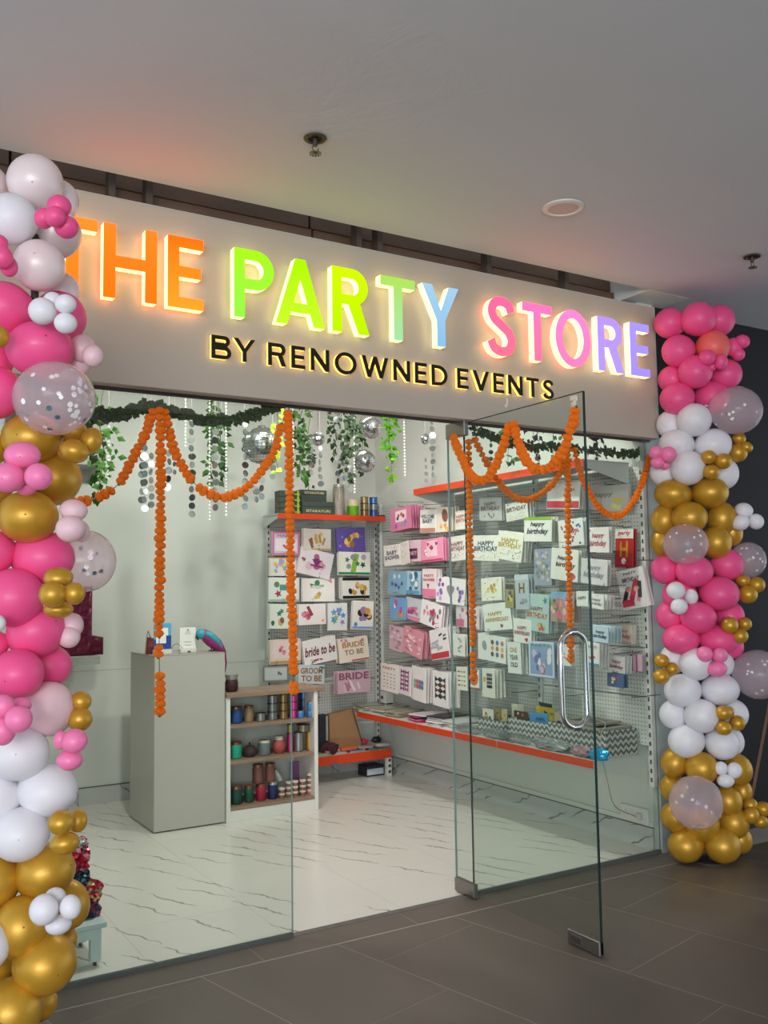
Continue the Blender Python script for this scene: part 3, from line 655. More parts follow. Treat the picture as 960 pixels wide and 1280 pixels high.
# ============================================================ MARIGOLD GARLANDS
def marigold():
    rnd = random.Random(4); mb = MB(); R = .021
    bm = bmesh.new(); bmesh.ops.create_uvsphere(bm, u_segments=22, v_segments=11, radius=1)
    for v in bm.verts:
        th = math.atan2(v.co.y, v.co.x); ring = round((v.co.z+1)*5.5)
        k = 1+.085*sin(th*11+ring*pi)+rnd.uniform(-.06, .06)-.05*(ring % 2)
        v.co = Vector((v.co.x*R*k, v.co.y*R*k, v.co.z*.0158*(1+rnd.uniform(-.08, .08))))
    mb.frombm(bm); mb.mi = 1
    mb.lathe(0, 0, [(.005, .012), (.006, .019), (.003, .021)], 6)
    return mb.mesh('marigold', [mat('marigold_petals', '#ff7c0c', .9, bump=.4, bscale=300, var=.2, vscale=160), mat('calyx_green', '#4c5a22', .7)], False)
ME_MG = marigold()
def garland(path, label, sp=.0275, gaps=(), group=None, thin=1.0):
    rnd = random.Random(label); P = crom(path, 14)
    t = thing('marigold_garland', label, 'garland', tuple(P[0]), group=group)
    c = MB(); c.tube(P[::3]+([P[-1]] if (len(P)-1) % 3 else []), .0017, 4); c.build('string', mat('green_thread', '#55613a', .8), t)
    L = [0]
    for a, b in zip(P, P[1:]): L.append(L[-1]+(b-a).length)
    s = .01; i = 0; n = 0
    while s < L[-1]:
        while L[i+1] < s: i += 1
        f = (s-L[i])/(L[i+1]-L[i]); p = P[i].lerp(P[i+1], f); tg = (P[i+1]-P[i]).normalized()
        if not any(a <= s/L[-1] <= b for a, b in gaps):
            o = bpy.data.objects.new('marigold', ME_MG); link(o); o.parent = t
            q = tg.to_track_quat('Z', 'Y').to_matrix() @ Matrix.Rotation(rnd.uniform(0, 6.28), 3, 'Z') @ Matrix.Rotation(rnd.uniform(-.2, .2), 3, 'X')
            k = rnd.uniform(.86, 1.12)*thin
            o.matrix_local = Matrix.Translation(p-P[0]+Vector((rnd.uniform(-.003, .003), rnd.uniform(-.002, .002), 0))) @ (q @ Matrix.Scale(k, 3)).to_4x4()
            n += 1
        s += sp*rnd.uniform(.88, 1.12)
    return t
yf = 3.745
P2 = lambda pts, y: [on(1, y, *p) for p in pts]
garland(P2([(192,512),(180,545),(160,585),(145,608),(118,624),(92,627),(78,630)], yf), 'marigold swag from the tall left string down to the left balloon column', gaps=((.79,.81),(.6,.62)))
garland(P2([(200,510),(201,600),(200,700),(199,800),(200,893)], yf-.012), 'long straight marigold string hanging in front of the white counter', gaps=((.758,.775),(.81,.865),(.885,.90)))
garland(P2([(206,512),(217,560),(232,590),(250,610),(277,622),(305,612),(330,585),(344,560),(352,528)], yf-.004), 'marigold swag looping between the two long strings on the left pane', gaps=((.345,.36),))
garland(P2([(360,514),(362,600),(363,700),(366,800),(367,866)], yf-.010), 'long straight marigold string hanging beside the doorway at the pane edge', gaps=((.94,.965),))
yr = 3.765
garland(P2([(592,548),(605,572),(625,605),(650,624),(675,618),(700,592),(708,565)], YG-.03), 'marigold swag inside the right pane, behind the open door', thin=.9)
garland(P2([(586,550),(587,650),(590,750),(592,852)], YG-.045), 'marigold string hanging behind the open door near its hinge', gaps=((.86,.89),), thin=.9)
garland(P2([(710,560),(710,650),(712,750),(714,832)], YG-.045), 'marigold string hanging behind the open door near its pull handle', thin=.9)
garland(P2([(718,560),(726,592),(740,622),(757,641),(778,643),(795,620),(806,592),(812,570)], YG-.045), 'marigold swag on the right pane beside the right balloon column', thin=.92)
PD = lambda pts: [on(0, XD-.032, *p) for p in pts]
garland(PD([(566,545),(576,570),(588,594),(606,600),(620,580),(632,548),(638,528)]), 'marigold swag on the open door leaf, nearer the hinge', sp=.030, thin=1.12)
garland(PD([(641,528),(650,560),(664,583),(684,586),(702,566),(714,536),(719,513)]), 'marigold swag on the open door leaf, nearer the outer edge', sp=.030, thin=1.12)
for (x, y), lab in (((634, 506), 'small white adhesive hook at the top of the glass door'), ((718, 500), 'scrap of clear tape holding the garland to the door corner')):
    p = on(0, XD-.018, x, y); c = MB()
    if 'hook' in lab: c.tube([p+Vector((0, 0, .03)), p, p+Vector((-.008, 0, -.012)), p+Vector((-.016, 0, 0))], .004, 6)
    else:
        rr = random.Random(2)
        for k in range(5): q = p+Vector((rr.uniform(-.004, .004), rr.uniform(-.015, .015), rr.uniform(-.02, .02))); c.bbox(q.x-.002, q.y-.012, q.z-.01, q.x+.001, q.y+.012, q.z+.01, .001)
        c.tube([p, p+Vector((-.006, -.006, -.05)), p+Vector((-.004, -.012, -.1))], .003, 5)
    c.build('adhesive_hook' if 'hook' in lab else 'tape_scrap', mat('white_tape', '#d9d6c8', .4), door, label=lab)
# mango-leaf toran: dark leaves strung along the header
m_leafd = mat('dark_dry_leaf', '#3a4522', .6, var=.4, vscale=40)
def toran(path, label, seed):
    rnd = random.Random(seed); P = crom(path, 16); t = thing('leaf_garland', label, 'garland', tuple(P[0]))
    c = MB(); c.tube(P[::4], .003, 4); c.build('string', mat('green_thread', '#55613a', .8), t)
    mb = MB()
    for p in P[::1]:
        for k in range(4):
            d = Vector((rnd.uniform(-1, 1), rnd.uniform(-.45, .35), rnd.uniform(-1, .7))).normalized(); l = rnd.uniform(.022, .036)
            sd = d.cross(Vector((0, -1, .2))).normalized()*l*.46; q = p+Vector((rnd.uniform(-.012, .012), rnd.uniform(-.012, .004), rnd.uniform(-.012, .012)))
            mb.add([q, q+d*l*.5+sd, q+d*l, q+d*l*.5-sd, q+d*l*.5+Vector((0, -.006, 0))], [(0, 1, 4), (1, 2, 4), (2, 3, 4), (3, 0, 4)])
    mb.build('leaves', m_leafd, t, kind='stuff'); return t
toran(P2([(88,520),(118,516),(140,519),(163,515),(185,508),(203,512),(230,518),(252,525),(280,524),(310,520),(332,512),(350,505)], YG+.035), 'dark dried leaf garland strung across the top of the left pane', 1)
toran(P2([(592,536),(620,548),(650,556),(690,560),(740,562),(775,567),(800,564),(818,561)], YG+.055), 'dark dried leaf garland strung across the top of the right pane', 2)

# ============================================================ HANGING DECOR INSIDE
m_mir = mat('mirror_disc', '#b0b5b5', .15, 1); m_thr = mat('nylon_thread', '#c9cbc5', .5); m_bead = mat('white_beads', '#e9e9e4', .3)
ZT = 3.1
def disc_strand(x, y0, y1, y=5.5, r=.017, lab='', sp=.05):
    rnd = random.Random(x*7+y0); a = on(1, y, x, y0); b = on(1, y, x, y1); b.x = a.x
    t = thing('mirror_disc_strand', lab, 'hanging decoration', (a.x, y, ZT), group='mirror disc strands hanging from the shop ceiling')
    c = MB(); c.tube([(a.x, y, ZT), (a.x, y, b.z)], .0012, 4); c.build('thread', m_thr, t)
    mb = MB(); z = a.z
    while z > b.z:
        u = Vector((cos(rnd.uniform(-.9, .9)), sin(rnd.uniform(-.9, .9)), 0)); v = Vector((rnd.uniform(-.1, .1), rnd.uniform(-.25, .25), 1)).normalized()
        n = u.cross(v).normalized()*.001; q = Vector((a.x+rnd.uniform(-.004, .004), y-.003, z))
        mb.disc(q+n, u, v, r, 12); mb.disc(q-n, u, -v, r, 12); z -= sp
    mb.build('discs', m_mir, t, kind='stuff')
def bead_strand(x, y0, y1, y=5.2, lab=''):
    a = on(1, y, x, y0); b = on(1, y, x, y1)
    t = thing('bead_string', lab, 'hanging decoration', (a.x, y, ZT), group='white bead strings hanging from the shop ceiling')
    c = MB(); c.tube([(a.x, y, ZT), (a.x, y, b.z)], .001, 4); c.build('thread', m_thr, t)
    mb = MB(); z = a.z
    while z > b.z: mb.sphere((a.x, y, z), .0065, 6, 4); z -= .021
    mb.build('beads', m_bead, t, True, kind='stuff')
DS = [(177,572,630,'mirror disc strand at the left of the row behind the first long marigold string'), (181,560,640,'mirror disc strand just left of the first long marigold string'), (189,570,640,'mirror disc strand partly hidden by the first long marigold string'),
      (211,545,612,'short mirror disc strand just right of the first long marigold string'), (218,560,600,'narrow mirror disc strand in the leaves right of the first long string'), (239.5,530,650,'long mirror disc strand hanging lowest of all, left of the bead string'),
      (269,540,636,'mirror disc strand entwined with the narrow vine above the left swag'), (277,555,610,'mirror disc strand beside the vine above the left swag'), (306,530,642,'mirror disc strand left of the largest disco ball'),
      (321,595,625,'mirror disc strand under the left of the largest disco ball'), (327,590,622,'mirror disc strand directly below the largest disco ball'), (341,575,600,'mirror disc strand between the largest disco ball and the second long string'),
      (389,553,592,'mirror disc strand right of the second long marigold string'), (400,560,606,'mirror disc strand hanging below the smallest disco ball'), (421,515,602,'mirror disc strand that starts with a yellow-lit disc'),
      (429,560,606,'mirror disc strand left of the pair of stacked disco balls'), (437,585,615,'mirror disc strand over the ribbon spool shelf'), (540,528,595,'mirror disc strand nearest the upper orange shelf'), (532,575,602,'short mirror disc strand over the end of the upper orange shelf')]
for x, y0, y1, lab in DS: disc_strand(x, y0, y1, 5.5+random.uniform(-.35, .3), (.016 if x in (218, 277, 532) else .021), lab)
for x, lab in ((613, 'mirror disc strand seen through the door glass'), (672, 'mirror disc strand behind the middle of the door glass'), (699, 'mirror disc strand behind the pull handle side of the door')):
    disc_strand(x, 540, 595, 4.3, .013, lab, .04)
for x, y0, y1, lab in ((136,515,603,'white bead string at the far left over the hanging greenery'), (232,500,562,'white bead string between the first long marigold string and the long disc strand'), (262,500,650,'thin bead string left of the narrow vine'), (282.5,500,648,'bright white bead string left of the largest disco ball'), (366,508,592,'yellow-lit bead string beside the second long marigold string'), (442,515,617,'bead string hanging above the spools on the orange shelf'), (505,528,596,'faint bead string on the bare wall left of the upper orange shelf')):
    bead_strand(x, y0, y1, 5.2, lab)
m_tile_m = mat('mirror_tiles', '#cfd2d4', .16, 1)
def disco(x, y, rpx, Y, lab):
    p = on(1, Y, x, y); r = rpx*depth(p)/FPX
    t = thing('disco_ball', lab, 'disco ball', (p.x, p.y, p.z-r))
    nu, nv = (36, 20) if rpx > 12 else (20, 12)
    mb = MB(); rnd = random.Random(x)
    for j in range(nv):
        a0, a1 = pi*j/nv+.012, pi*(j+1)/nv-.012; n = max(4, int(nu*sin((a0+a1)/2)))
        for k in range(n):
            b0 = 2*pi*k/n+.015; b1 = 2*pi*(k+1)/n-.015
            R = r*(1+rnd.uniform(-.006, .006)); off = Vector((rnd.uniform(-1, 1), rnd.uniform(-1, 1), rnd.uniform(-1, 1)))*r*.008
            q = [Vector((sin(a)*cos(b), sin(a)*sin(b), cos(a)))*R for a, b in ((a0, b0), (a1, b0), (a1, b1), (a0, b1))]
            q[0] += off; mb.add([p+v for v in q], [(0, 1, 2, 3)])
    mb.build('mirror_tiles', m_tile_m, t, kind='stuff')
    c = MB(); c.sphere(p, r*.985, 24, 16); c.build('core', mat('grey_core', '#6c6e6e', .6), t, True)
    c = MB(); c.lathe(p.x, p.y, [(r*.2, p.z+r*.97), (r*.2, p.z+r*1.06), (r*.05, p.z+r*1.07)], 12); c.tube([(p.x, p.y, p.z+r), (p.x, p.y, ZT)], .0015, 4); c.build('cap_and_string', mat('dull_metal', '#6a625c', .4, .8), t)
disco(327, 557, 23.5, 5.0, 'largest mirrored disco ball, left of the doorway behind the marigold swag')
disco(464, 535, 13.5, 5.2, 'mirrored disco ball hanging in the doorway, upper of a close pair')
disco(456, 577, 14, 5.5, 'mirrored disco ball hanging in the doorway, lower of a close pair')
disco(397.5, 549, 8.5, 5.3, 'small disco ball right of the second long marigold string')
disco(532, 549, 6.5, 5.4, 'tiny disco ball over the left end of the upper orange shelf')
VY = iter((5.0, 4.55, 5.72, 5.25, 5.2, 5.85, 5.75, 5.05, 6.0, 5.45, 5.65, 4.8, 4.5, 4.4, 4.25, 3.98))
def vine(x, y0, y1, wpx, Y, col, lab, dens=1.0):
    Y = next(VY)
    rnd = random.Random(x+y0); a = on(1, Y, x, y0); b = on(1, Y, x, y1); D = depth(a); W = wpx*D/FPX/2
    t = thing('hanging_vine', lab, 'artificial plant', (a.x, Y, ZT))
    pts = []; n = 8
    for k in range(n+1): z = ZT+(b.z-ZT)*k/n; pts.append((a.x+rnd.uniform(-.3, .3)*W*(k > 0), Y+rnd.uniform(-.02, .02), z))
    P = crom(pts, 5); c = MB(); c.tube(P, .0025, 4); c.build('stem', mat('vine_stem', '#4f5a30', .7), t)
    mb = MB(); N = int(85*dens*max(.4, abs(a.z-b.z)/.35))
    for k in range(N):
        z = b.z+(a.z+.12-b.z)*rnd.random()**.8; q = min(P, key=lambda v: abs(v.z-z)); fr = (q.z-b.z)/(a.z-b.z+.001)
        q = Vector((q.x+rnd.uniform(-1, 1)*W*(.35+.65*min(1, fr)), q.y+rnd.uniform(-.05, .05), z)); l = rnd.uniform(.035, .065)
        d = Vector((rnd.uniform(-1, 1), rnd.uniform(-.8, .4), rnd.uniform(-1, .1))).normalized(); s = d.cross(Vector((rnd.uniform(-.4, .4), -1, .2))).normalized()*l*.32
        m_ = q+d*l*.45+Vector((0, -.004, .004)); mb.add([q, q+d*l*.4+s, q+d*l, q+d*l*.4-s, m_], [(0, 1, 4), (1, 2, 4), (2, 3, 4), (3, 0, 4)])
    mb.build('leaves', mat('leaf_'+col.lstrip('#'), col, .8, spec=.15, var=.35, vscale=30), t, kind='stuff')
vine(128, 535, 625, 42, 5.0, '#35581f', 'bushy green vine hanging at the left edge behind the marigold swag', .9)
vine(113, 520, 575, 26, 4.8, '#33481f', 'darker green vine hanging beside the balloon column', .8)
vine(264, 500, 606, 14, 5.4, '#3f6028', 'narrow vine of small leaves above the left marigold swag', .6)
vine(275, 540, 608, 18, 5.4, '#2f4a24', 'short dark vine twined with mirror discs above the left swag', .5)
vine(375, 515, 600, 20, 5.2, '#314f24', 'dark green vine right of the second long marigold string', 1.0)
vine(386, 560, 612, 16, 5.5, '#2f4526', 'small vine tuft below the dark green vine near the second string', .5)
vine(418, 520, 575, 22, 5.6, '#2c4024', 'grey green vine above the tall glitter bottle', .8)
vine(436, 520, 600, 20, 5.6, '#33442f', 'eucalyptus-like vine left of the disco ball pair', .8)
vine(452, 545, 590, 16, 5.6, '#273a20', 'dark vine between the two disco balls', .6)
vine(486, 518, 572, 26, 5.2, '#4a8a1e', 'bright green bushy vine right of the upper disco ball', 1.2)
vine(489, 570, 603, 8, 5.2, '#76b432', 'light green vine tip with heart shaped leaves in the doorway', .35)
vine(345, 515, 590, 12, 4.8, '#b9cc4a', 'yellow lit vine right of the largest disco ball', .5)  # yellow light on this vine is put into its leaf colour
vine(633, 545, 580, 40, 4.6, '#3f5a3a', 'dark green vine behind the door glass, left of its two swags', .9)
vine(668, 548, 575, 36, 4.6, '#5c4a5c', 'purplish flower vine behind the door glass', .9)
vine(692, 545, 580, 22, 4.6, '#4c6a46', 'dark green vine behind the door glass by the outer swag', .7)
vine(748, 560, 574, 30, 4.8, '#4a3a44', 'dark purple vine behind the leaf garland on the right pane', .6)
# ============================================================ SHOP FITTINGS
m_rack = mat('rack_white', '#c9cac4', .4); m_slot = mat('slot_dark', '#43423e', .8); m_hook = mat('hook_wire', '#5a5650', .35, .7)
m_or = mat('orange_lip', '#cc3c10', .4); m_shelf = mat('shelf_grey', '#c2c3bf', .4)
def peg():
    m = mat('pegboard', '#c6c7c1', .5); nt = m.node_tree; b = nt.nodes['Principled BSDF']
    g = nt.nodes.new('ShaderNodeNewGeometry'); ve = nt.nodes.new('ShaderNodeVectorMath'); ve.operation = 'SCALE'; ve.inputs['Scale'].default_value = 1/.0235
    fr = nt.nodes.new('ShaderNodeVectorMath'); fr.operation = 'FRACTION'; sb = nt.nodes.new('ShaderNodeVectorMath'); sb.operation = 'SUBTRACT'; sb.inputs[1].default_value = (.5, .5, .5)
    nt.links.new(g.outputs['Position'], ve.inputs[0]); nt.links.new(ve.outputs[0], fr.inputs[0]); nt.links.new(fr.outputs[0], sb.inputs[0])
    s = nt.nodes.new('ShaderNodeSeparateXYZ'); nt.links.new(sb.outputs[0], s.inputs[0])
    ns = nt.nodes.new('ShaderNodeSeparateXYZ'); nt.links.new(g.outputs['Normal'], ns.inputs[0])
    ab = nt.nodes.new('ShaderNodeMath'); ab.operation = 'ABSOLUTE'; nt.links.new(ns.outputs['X'], ab.inputs[0])
    mx = nt.nodes.new('ShaderNodeMix'); nt.links.new(ab.outputs[0], mx.inputs['Factor']); nt.links.new(s.outputs['X'], mx.inputs['A']); nt.links.new(s.outputs['Y'], mx.inputs['B'])
    cb = nt.nodes.new('ShaderNodeCombineXYZ'); nt.links.new(mx.outputs['Result'], cb.inputs['X']); nt.links.new(s.outputs['Z'], cb.inputs['Y'])
    ln = nt.nodes.new('ShaderNodeVectorMath'); ln.operation = 'LENGTH'; nt.links.new(cb.outputs[0], ln.inputs[0])
    lt = nt.nodes.new('ShaderNodeMath'); lt.operation = 'LESS_THAN'; lt.inputs[1].default_value = .19; nt.links.new(ln.outputs['Value'], lt.inputs[0])
    mc = nt.nodes.new('ShaderNodeMix'); mc.data_type = 'RGBA'; mc.inputs['A'].default_value = lin('#c9cac4'); mc.inputs['B'].default_value = lin('#7f7e79')
    nt.links.new(lt.outputs[0], mc.inputs['Factor']); nt.links.new(mc.outputs['Result'], b.inputs['Base Color'])
    return m
m_peg = peg()
# --- back wall rack
xa = on(1, YB-.05, 335.6, 720).x; xb = on(1, YB-.05, 470, 720).x
rackB = thing('display_rack', 'white pegboard rack with an orange-edged top shelf on the back wall', 'rack', ((xa+xb)/2, YB-.03, 0))
YP = YB-.035
def rail_x(x, y, z0, z1, parent):     # upright facing -Y
    c = MB(); c.bbox(x-.016, y-.02, z0, x+.016, y+.012, z1, .002); r = c.build('upright', m_rack, parent)
    c = MB(); z = z0+.03
    while z < z1-.03: c.box(x-.006, y-.0212, z, x+.006, y-.0195, z+.024); z += .05
    c.build('slots', m_slot, r, kind='stuff')
def rail_y(y, x, z0, z1, parent):     # upright facing -X
    c = MB(); c.bbox(x-.02, y-.016, z0, x+.012, y+.016, z1, .002); r = c.build('upright', m_rack, parent)
    c = MB(); z = z0+.03
    while z < z1-.03: c.box(x-.0212, y-.006, z, x-.0195, y+.006, z+.024); z += .05
    c.build('slots', m_slot, r, kind='stuff')
for x in (xa, xb): rail_x(x, YP, .02, 2.10, rackB)
zz = [.42, .75, 1.08, 1.37, 1.70, 2.03]
for a, b in zip(zz, zz[1:]):
    c = MB(); c.bbox(xa+.018, YP, a+.003, xb-.018, YP+.012, b-.003, .002); c.build('peg_panel', m_peg, rackB)
YSF = 6.56; xs0 = on(1, YSF, 347.5, 646).x; xs1 = on(1, YSF, 481.5, 648).x
zt = on(1, YSF, 400, 643.0).z; zb = on(1, YSF, 400, 649.5).z
def shelf_x(x0, x1, yf, yb, zt, zb, parent, lab):
    c = MB(); c.bbox(x0, yf, zt-.012, x1, yb, zt, .001); s = c.build('shelf', m_shelf, parent)
    c = MB(); c.bbox(x0, yf-.004, zb, x1, yf-.0003, zt+.001, .001); c.build('shelf_lip', m_or, s, label='orange price strip along the shelf edge')
    for x in (x0+.012, x1-.012):
        c = MB(); c.add([(x-.002, yf+.01, zt-.012), (x-.002, yb, zt-.012), (x-.002, yb, zt-.10), (x-.002, yf+.01, zt-.03), (x+.002, yf+.01, zt-.012), (x+.002, yb, zt-.012), (x+.002, yb, zt-.10), (x+.002, yf+.01, zt-.03)],
                        [(0, 1, 2, 3), (7, 6, 5, 4), (3, 2, 6, 7), (0, 3, 7, 4), (1, 5, 6, 2)]); c.build('bracket', m_rack, parent)
shelf_x(xs0, xs1, YSF, YP-.012, zt, zb, rackB, '')
ZS = zt
# low base shelf of the back rack
yl = 6.50; zl = on(1, yl, 470, 938).z; zl2 = on(1, yl, 470, 949).z; xl1 = on(1, yl, 489, 945).x; xl0 = xa
shelf_x(xl0, xl1, yl, YP-.012, zl, zl2, rackB, '')
c = MB(); xf = on(1, yl-.01, 487, 960).x; c.bbox(xf-.02, yl-.012, 0, xf+.02, yl+.03, zl2, .002); ft = c.build('base_foot', m_rack, rackB)
c = MB()
for z in (.03, .075, .12): c.box(xf-.012, yl-.0135, z, xf+.012, yl-.0119, z+.022)
c.build('slots', m_slot, ft, kind='stuff')
# --- right wall rack
XP = XR-.035
rackR = thing('display_rack', 'long white pegboard rack with orange-edged shelves along the right wall', 'rack', (XR-.03, 5.2, 0))
yE = on(0, XP-.02, 808, 800).y; yM = on(0, XP-.02, 674, 860).y; yW = on(0, XP-.02, 474, 860).y
YR = [yE, yM, (yM*1+yW)/2+.02, yW-.03]
zR0, zR1 = .55, 2.22
for y in YR: rail_y(y, XP, .36 if y == yE else .5, zR1, rackR)
rows = [.58, .86, 1.14, 1.42, 1.70, 1.98, 2.20]
for y1, y0 in zip(YR[1:], YR):
    lo, hi = min(y0, y1), max(y0, y1)
    for a, b in zip(rows, rows[1:]):
        c = MB(); c.bbox(XP, lo+.018, a+.003, XP+.012, hi-.018, b-.003, .002); c.build('peg_panel', m_peg, rackR)
def shelf_y(y0, y1, xf, xb, zt, zb, parent, joints):
    ys = [y0]+joints+[y1]
    for a, b in zip(ys, ys[1:]):
        c = MB(); c.bbox(xf, a+.002, zt-.012, xb, b-.002, zt, .001); s = c.build('shelf', m_shelf, parent)
        c = MB(); c.bbox(xf-.004, a+.004, zb, xf-.0003, b-.004, zt+.001, .001); c.build('shelf_lip', m_or, s, label='orange price strip along the shelf edge')
    for y in (y0+.006, y1-.006):
        c = MB(); c.add([(xf+.01, y-.002, zt-.012), (xb, y-.002, zt-.012), (xb, y-.002, zt-.13), (xb-.04, y-.002, zt-.12), (xf+.01, y-.002, zt-.045), (xf+.01, y+.002, zt-.012), (xb, y+.002, zt-.012), (xb, y+.002, zt-.13), (xb-.04, y+.002, zt-.12), (xf+.01, y+.002, zt-.045)],
                        [(0, 1, 2, 3, 4), (9, 8, 7, 6, 5), (4, 3, 8, 9), (3, 2, 7, 8), (0, 4, 9, 5)]); c.build('bracket', m_rack, parent)
XF = 3.715
zlo = .530; shelf_y(3.90, 6.56, XF, XP-.012, zlo, .487, rackR, [on(0, XF, 621, 920).y, on(0, XF, 522, 905).y])
shelf_y(3.90, 5.68, XF, XP-.012, 2.222, 2.178, rackR, [4.8])

# ============================================================ HANGING PACKS
def shape_pts(kind, r):
    if kind == 'dot': return [(r*cos(2*pi*k/10), r*sin(2*pi*k/10)) for k in range(10)]
    if kind == 'oval': return [(r*.8*cos(2*pi*k/10), r*1.1*sin(2*pi*k/10)) for k in range(10)]
    if kind == 'star': return [((r if k % 2 == 0 else r*.45)*sin(pi*k/5), (r if k % 2 == 0 else r*.45)*cos(pi*k/5)) for k in range(10)]
    if kind == 'heart': return [(r*.0, -r), (r*.85, -.05*r), (r*.95, .45*r), (r*.55, .8*r), (0, .45*r), (-r*.55, .8*r), (-r*.95, .45*r), (-r*.85, -.05*r)]
    if kind == 'bar': return [(-r, -r*.35), (r, -r*.35), (r, r*.35), (-r, r*.35)]
    if kind == 'tri': return [(-r*.8, r*.7), (0, -r), (r*.8, r*.7)]
    if kind == 'bow': return [(-r, r*.6), (0, r*.12), (r, r*.6), (r, -r*.6), (0, -r*.12), (-r, -r*.6)]
    if kind == 'tall': return [(-r*.3, -r), (r*.3, -r), (r*.3, r), (-r*.3, r)]
_tc = {}
def text_geo(txt, shear=0):
    k = (txt, shear)
    if k in _tc: return _tc[k]
    cu = bpy.data.curves.new('t', 'FONT'); cu.body = txt; cu.resolution_u = 2; cu.align_x = 'CENTER'; cu.offset = .028; cu.shear = shear
    o = bpy.data.objects.new('t', cu); COL.objects.link(o); dg = bpy.context.evaluated_depsgraph_get()
    me = bpy.data.meshes.new_from_object(o.evaluated_get(dg)); V_ = [v.co[:] for v in me.vertices]; F_ = [tuple(p.vertices) for p in me.polygons]
    bpy.data.objects.remove(o); bpy.data.curves.remove(cu); bpy.data.meshes.remove(me)
    xs = [v[0] for v in V_]; ys = [v[1] for v in V_]; x0, x1, y0, y1 = min(xs), max(xs), min(ys), max(ys)
    V_ = [((v[0]-(x0+x1)/2)/(x1-x0), (v[1]-y0)/(y1-y0)) for v in V_]
    _tc[k] = (V_, F_); return _tc[k]
def art(mb, mats, w, h, spec, rnd, y):
    """flat print: spec is a list of commands drawn on the card front"""
    def use(c):
        m = pal(c)
        if m not in mats: mats.append(m)
        mb.mi = mats.index(m)
    lay = 0
    for s in spec:
        lay += 1; yy = y-.0004*lay
        if s[0] == 'rect': _, c, a0, b0, a1, b1 = s; use(c); mb.add([((a0-.5)*w, yy, b0*h-h), ((a1-.5)*w, yy, b0*h-h), ((a1-.5)*w, yy, b1*h-h), ((a0-.5)*w, yy, b1*h-h)], [(0, 1, 2, 3)])
        elif s[0] == 'txt':
            _, txt, c, cx, cy, tw, th = s[:7]; use(c); cy -= th*.12; th *= 1.25; tw = min(.94, tw*1.08); V_, F_ = text_geo(txt, .25 if txt.islower() else 0)
            mb.add([((cx-.5)*w+v[0]*tw*w, yy, cy*h-h+v[1]*th*h) for v in V_], F_)
        elif s[0] == 'sc':     # scatter: kind, colours, count, x0,y0,x1,y1, size
            _, kind, cols, n, a0, b0, a1, b1, r = s
            for k in range(n):
                use(cols[k % len(cols)]); px = rnd.uniform(a0, a1); pz = rnd.uniform(b0, b1); an = rnd.uniform(-.5, .5) if kind != 'bar' else rnd.uniform(-.3, .3)
                pts = shape_pts(kind, r*min(w, h)*rnd.uniform(.75, 1.15)); ca, sa = cos(an), sin(an)
                mb.add([((px-.5)*w+x*ca-z*sa, yy-.00004*k, pz*h-h+x*sa+z*ca) for x, z in pts], [tuple(range(len(pts)))])
        elif s[0] == 'grid':   # kind, colours, nx, ny, x0,y0,x1,y1,size
            _, kind, cols, nx, ny, a0, b0, a1, b1, r = s; k = 0
            for j in range(ny):
                for i in range(nx):
                    use(cols[k % len(cols)]); k += 1; px = a0+(a1-a0)*(i+.5)/nx; pz = b0+(b1-b0)*(j+.5)/ny; pts = shape_pts(kind, r*min(w, h))
                    mb.add([((px-.5)*w+x, yy, pz*h-h+z) for x, z in pts], [tuple(range(len(pts)))])
m_poly = mat('clear_sleeve_edge', '#b9bab8', .2)
